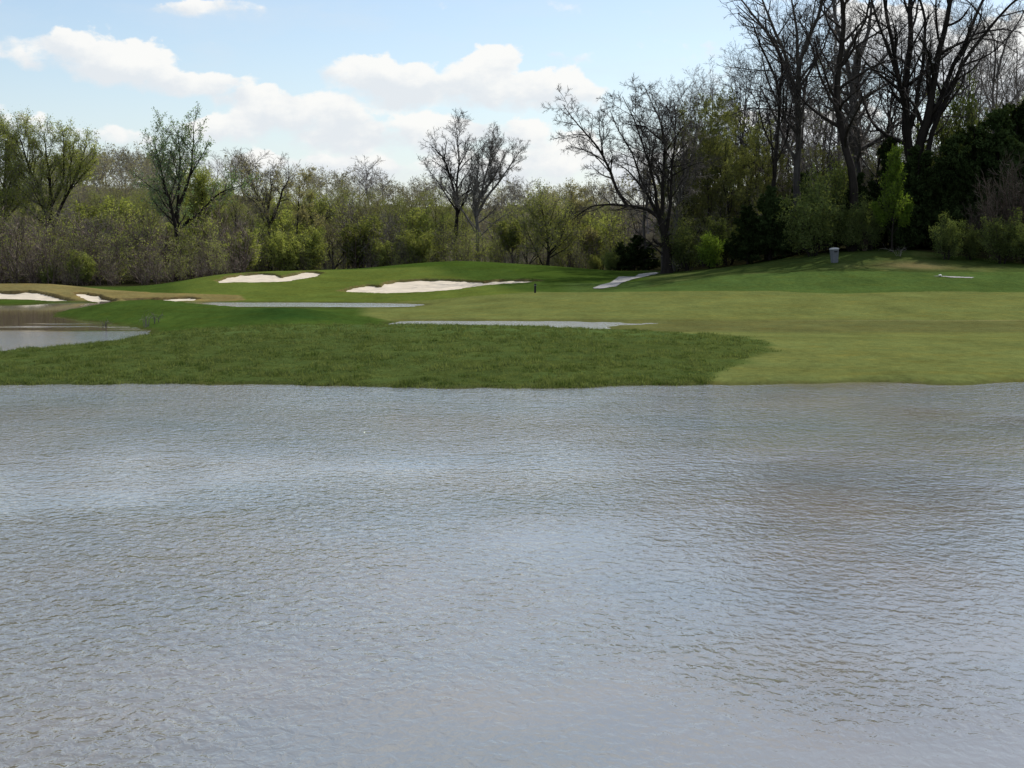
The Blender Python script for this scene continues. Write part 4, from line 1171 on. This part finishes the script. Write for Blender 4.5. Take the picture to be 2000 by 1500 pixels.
hero(635, (1625, 480), 165, [([(1625, 480), (1618, 330), (1625, 200), (1630, 60), (1632, -40)], .13, .06)], LV(.5, .5), M_BARK_P, M_TWIG_P, 'bare_tree', 'thin whitish trunk between the forked tree and the winding one', None)
hero(636, (1583, 480), 164, [([(1583, 480), (1580, 330), (1572, 240), (1560, 180)], .09, .03)], LV(.4, .5), M_BARK_P, M_TWIG_P, 'bare_tree', 'thin short white sapling trunk beside the grey forked tree', None)
hero(637, (1712, 480), 156, [([(1712, 480), (1712, 330), (1738, 250), (1730, 190), (1752, 130)], .17, .04), ([(1732, 250), (1756, 200), (1775, 160)], .1, .03)], LV(.7, .3), M_BARK_D, M_TWIG_D, 'bare_tree', 'thin V-forked trunk left of the many-stemmed giant', None)
hero(638, (1942, 470), 158, [([(1942, 470), (1943, 200), (1948, 100), (1938, 50), (1910, 10)], .20, .06), ([(1946, 150), (1965, 80), (1990, 40), (2010, 0)], .13, .05)], LV(.9, .3, 44), M_BARK_G, M_TWIG, 'bare_tree', 'slim grey trunk near the right edge above the dark cedars', None)

# the rest of the tall wood behind: photo x, crown top row, distance, kind
rs = random.Random(77)
TALL = []
for px, top, Y in [(1340, 150, 172), (1372, 120, 180), (1405, 105, 176), (1440, 70, 186), (1468, 60, 170), (1490, 20, 190), (1525, -20, 182), (1545, -40, 175), (1575, 0, 195), (1605, -60, 186), (1640, -40, 192),
                   (1655, -80, 178), (1690, -30, 200), (1715, -50, 182), (1745, -20, 194), (1765, -60, 186), (1800, -40, 205), (1820, -80, 178), (1850, -30, 190), (1872, 0, 182), (1895, -30, 200), (1920, -60, 176),
                   (1955, -20, 188), (1980, -60, 172), (2000, 0, 195), (2040, -60, 165), (2075, -50, 180), (2120, -70, 170), (2160, -50, 182)]:
    TALL.append((px, top, Y))
for i, (px, top, Y) in enumerate(TALL[:4] + TALL[4::2]):
    k = (i * 5) % 6
    pr = (P_BARE + P_GREY)[k]; nh = 25 if k < 4 else 22
    put_tree('bare_tree', pr, nh, px, top, Y, ('dark bare tree' if k < 4 else 'grey bare tree') + ' deep in the right wood, {n} from its left end', 'tree', RB)
for i, (px, top, Y) in enumerate([(1262, 175, 172), (1300, 140, 168), (1515, 190, 168), (1545, 230, 162), (1575, 200, 172), (1612, 225, 166), (1640, 200, 174), (1665, 235, 164), (1695, 205, 170), (1725, 230, 164), (1755, 200, 172),
                                  (1790, 235, 166), (1825, 190, 172), (1860, 210, 168), (1895, 180, 174), (1930, 160, 170), (1975, 150, 168)]):
    k = i % 3
    put_tree('bare_tree', (P_GREY + P_BARE[1:2])[k], 22 if k < 2 else 25, px, top, Y, ('short grey bare tree' if k < 2 else 'short dark bare tree') + ' inside the right wood, {n} from its left end', 'tree', 'short bare trees inside the right wood', wide=1.1)
# slim budding trees on its left flank and through its lower half
for i, (px, top, Y) in enumerate([(1335, 230, 160), (1352, 175, 164), (1378, 165, 158), (1400, 190, 166), (1422, 180, 158), (1450, 200, 164), (1475, 215, 160), (1500, 250, 168), (1535, 290, 160), (1600, 270, 166), (1640, 260, 170), (1700, 250, 168),
                                  (1740, 270, 166), (1860, 230, 160), (1900, 200, 162), (1960, 190, 158), (1995, 170, 160), (2050, 180, 160)]):
    put_tree('budding_tree', P_BUD[i % 3], 20, px, top, Y, 'slim dark tree in small green leaf within the right wood, {n} from its left end', 'tree', 'slim leafing trees of the right wood', wide=.85)

# cedars, bushes and saplings along its foot: photo x, top row, foot row
def foot(px, py):
    return hit(px, py, 118, 200)


CED = [(1240, 455, 171, 1.5, 'black shrubby cedar in the hollow where the cart path vanishes'), (1212, 470, 172, 1.3, 'low dark cedar at the left of the path hollow'), (1268, 470, 174, 1.5, 'dark cedar filling the hollow beside the arching tree'),
       (1462, 395, 147, 1.1, 'black cedar mass, leftmost along the foot of the right wood'), (1505, 360, 148, 1.1, 'tall dark cedar left of the light green bush'), (1535, 385, 150, 1.0, 'dark cedar directly behind the light green bush'),
       (1575, 330, 154, .9, 'dark cedar peeking above the light green bush'), (1672, 335, 149, 1.0, 'dark cedar between the light green bush and the bright sapling'), (1710, 350, 151, .9, 'dark cedar close behind the bright sapling'),
       (1745, 262, 153, .8, 'tall narrow cedar behind the bright sapling'), (1795, 280, 148, 1.0, 'black cedar right of the bright sapling'), (1838, 300, 146, 1.0, 'black cedar under the many-stemmed giant'),
       (1870, 255, 147, .9, 'tall black cedar left of the edge thicket'), (1905, 235, 150, .9, 'tall dark cedar, third from the right edge'), (1948, 205, 148, .9, 'tallest dark green cedar near the right edge'), (1990, 190, 150, 1.0, 'dark olive cedar cut by the right edge'),
       (1630, 385, 148, 1.0, 'low dark cedar tucked behind the grey bin'), (1770, 370, 145, 1.1, 'low black cedar right beside the bright sapling'), (2050, 220, 148, 1.0, 'dark cedar just beyond the right edge')]
for i, (px, top, Y, wide, lab) in enumerate(CED):
    put_tree('cedar_tree', P_CED[i % 3], 9.4, px, top, Y, lab, 'cedar', 'dark cedars along the foot of the right wood', wide=wide)
# light green bush and others
for (nm, pr, px, top, Y, wide, lab) in [
        ('leafy_bush', P_BUSH[0], 1590, 375, 144, 1.15, 'light green leafy bush left of the grey bin'), ('leafy_bush', P_BUSH[1], 1618, 325, 147, .7, 'tall pale green bush rising behind the light green one'),
        ('leafy_bush', P_BUSH[1], 1665, 405, 144.5, 1.0, 'thin dull green bush right behind the grey bin'), ('leafy_bush', P_BUSH[0], 1700, 390, 145, .9, 'sparse grey-green bush left of the bright sapling'),
        ('leafy_bush', P_BRIGHT[0], 1390, 455, 149, 1.15, 'small bright green bush right of the arching bare tree'), ('leafy_bush', P_BUSH[0], 1345, 440, 150, 1.1, 'dull olive bush at the foot of the arching bare tree'),
        ('leafy_bush', P_BUSH[1], 1425, 430, 151, 1.2, 'dull bush between the small bright bush and the black cedars'), ('leafy_bush', P_BUSH[0], 1850, 425, 137.5, .95, 'rounded green bush below the black cedars'),
        ('leafy_bush', P_BUSH[1], 1868, 182, 156, .45, 'tall yellow-green leafing bush high between giant and cedars'), ('leafy_bush', P_BUSH[0], 1895, 445, 138, 1.0, 'low green bush left of the brown thicket at right'),
        ('leafy_bush', P_BUSH[1], 1960, 430, 136, 1.2, 'green and brown bush at the right edge'), ('leafy_bush', P_BUSH[0], 2010, 420, 136, 1.2, 'leafy bush cut by the right edge'),
        ('bare_shrub', P_SHB[0], 1945, 350, 140, .85, 'reddish brown bare shrub above the bushes at right'), ('bare_shrub', P_SHB[1], 1985, 325, 140, .9, 'tall brown bare shrub touching the right edge'),
        ('bare_shrub', P_SHB[0], 1905, 400, 141, .8, 'small grey-brown bare shrub before the black cedars'), ('bare_shrub', P_SHB[1], 2040, 330, 141, 1.0, 'brown bare shrub just beyond the right edge'),
        ('bare_shrub', P_SHB[0], 1690, 430, 144.5, 1.1, 'pale dead shrub right of the grey bin'), ('leafy_bush', P_BUSH[0], 1190, 490, 170, 1.0, 'low green bush left of the dark path hollow')]:
    put_tree(nm, pr, 4.9, px, top, Y, lab, 'bush' if nm == 'leafy_bush' else 'shrub', 'bushes along the foot of the right wood', wide=wide)
# bright young tree, a narrow flame of fresh leaves
lv = [dict(cnt=44, t0=0.28, t1=0.99, ang=32, angsd=8, ratio=0.27, fall=0.62, wander=0.05, up=0.12, n=5, rr=0.45, rmin=0.018, sides=3),
      dict(cnt=8, t0=0.1, t1=1.0, ang=35, angsd=12, ratio=0.45, fall=0.4, wander=0.08, up=0.10, n=4, rr=0.6, rmin=0.012, sides=3)]
hero(640, (1742, 478), 142.5, [([(1742, 478), (1742, 380), (1742, 290)], .10, .02), ([(1742, 450), (1718, 415), (1708, 395)], .04, .012), ([(1742, 455), (1768, 420), (1775, 395)], .04, .012)], lv, M_BARK_D, M_TWIG_D, 'young_tree', 'narrow bright green young tree glowing against the cedars', dict(count=13000, size=.13, spread=.10), M_BRIGHT, k=.93)

# dry sticks standing in the left water, arched weed on the slope
def twigs(seed, h, stems, arch=0.3):
    g = random.Random(seed); st = []
    for k in range(stems):
        a = g.uniform(0, 6.28); r = h * g.uniform(.2, 1) * arch * 2
        st.append(([(math.cos(a) * .1, math.sin(a) * .1, -0.1), (math.cos(a) * r * .4, math.sin(a) * r * .4, h * .6), (math.cos(a) * r, math.sin(a) * r, h * g.uniform(.5, 1))], .016, .007))
    lv = [dict(cnt=4, t0=.3, t1=1, ang=40, angsd=15, ratio=.4, fall=.3, wander=.1, up=0.02, n=4, rr=.6, rmin=.006, sides=3)]
    return build_tree(seed, st, lv, sides0=3)


for (px, py, h, sd, lab) in [(285, 640, .9, 1, 'tangle of pale dead sticks on the mound edge in the left water'), (305, 632, .7, 2, 'bleached dead twig clump right of the stick tangle'), (205, 640, .5, 3, 'lone thin dead stems standing in the left water')]:
    x, y, z = hit(px, py, 60)
    place('dead_shrub', proto(twigs(sd, h, 7), M_BARK_P, M_TWIG_P, nm='sticks'), x, y, 0, 1, lab, 'dead shrub', 'dead sticks by the left water', gz=max(z, -.1))
x, y, z = hit(1757, 500, 115)
place('arching_weed', proto(twigs(9, 1.0, 9, .9), M_TWIG_P, M_BUSH, nm='weed'), x, y, 0, 1, 'pale arching weed on the shaded slope right of the grey bin', 'weed')


# ------------------------------------------------------------------ small built things
def lathe_rect(profile, name, mat, bev=0.02):
    """rounded-rectangle loft: profile = [(z, half_x, half_y, corner)]"""
    Vv = []; seg = 5
    for (z, hx, hy, c) in profile:
        for (cx, cy, a0) in ((hx - c, hy - c, 0), (-hx + c, hy - c, 90), (-hx + c, -hy + c, 180), (hx - c, -hy + c, 270)):
            for j in range(seg):
                a = math.radians(a0 + 90 * j / (seg - 1))
                Vv.append((cx + c * math.cos(a), cy + c * math.sin(a), z))
    m = 4 * seg; n_ = len(profile)
    Fq = [[i * m + j, i * m + (j + 1) % m, (i + 1) * m + (j + 1) % m, (i + 1) * m + j] for i in range(n_ - 1) for j in range(m)]
    me = bpy.data.meshes.new(name)
    me.from_pydata(Vv, [], Fq + [list(range(m))[::-1], list(range((n_ - 1) * m, n_ * m))])
    me.materials.append(mat); me.update()
    return me


M_BIN = simple_mat('bin_grey', (0.125, 0.132, 0.15), 0.6, 0.12, 6.0)
M_LID = simple_mat('bin_lid', (0.38, 0.385, 0.39), 0.5, 0.05, 6.0)
M_POST = simple_mat('post_black', (0.010, 0.010, 0.012), 0.5, 0.1, 6.0)
M_WHITE = simple_mat('white_paint', (0.75, 0.74, 0.70), 0.5, 0.05, 6.0)
x, y, z = hit(1630, 513, 115)
z = float(ground_z(x, y)[0])
root = link('litter_bin', None, loc=(x, y, z - 0.03)); root.rotation_euler = (0, math.radians(-3), 0.25)
tag(root, 'grey litter bin with pale lid standing on the shaded slope', 'litter bin')
HB = 1.34
link('body', lathe_rect([(0, .25, .24, .08), (.05, .265, .25, .08), (.10, .265, .25, .08), (HB * .5, .30, .28, .08), (HB * .86, .335, .31, .09), (HB * .86 + .01, .30, .28, .09)], 'bin_body', M_BIN), root)
link('lid', lathe_rect([(HB * .865, .33, .31, .09), (HB * .88, .365, .34, .1), (HB * .93, .36, .335, .1), (HB * .98, .29, .27, .12), (HB * 1.0, .17, .15, .12)], 'bin_lid', M_LID), root)
link('opening', lathe_rect([(0, .15, .03, .01), (.11, .15, .03, .01)], 'bin_opening', M_POST), root, loc=(0, -.315, HB * .70))
x, y, z = hit(1045, 572, 110)
z = float(ground_z(x, y)[0])
root = link('marker_post', None, loc=(x, y, z - 0.05)); root.rotation_euler = (0, math.radians(1.5), 0.3)
tag(root, 'short black marker post on the fairway before the long bunker', 'post')
link('shaft', lathe_rect([(0, .07, .07, .03), (.72, .07, .07, .03), (.76, .055, .055, .03)], 'post_shaft', M_POST), root)
link('collar', lathe_rect([(.60, .078, .078, .03), (.66, .078, .078, .03)], 'post_collar', M_BIN), root)
x, y, z = hit(1836, 541, 112)
z = float(ground_z(x, y)[0])
o = link('tee_marker', lathe_rect([(0, .07, .07, .05), (.05, .12, .12, .08), (.10, .115, .115, .08), (.14, .06, .06, .05)], 'tee_marker', M_WHITE), loc=(x, y, z + .05))
tag(o, 'small round white tee marker beside the pale path slab', 'tee marker')

# ordinals for labels of trees that share a look
for g, lst in BYGROUP.items():
    lst.sort(key=lambda t: t[0])
    for i, (_, root, lab) in enumerate(lst):
        root['label'] = lab.replace('{n} from', ORD[i] + ' from' if i else 'first from')
print('tris', sum(len(m.loops) - 2 * len(m.polygons) for m in bpy.data.meshes))
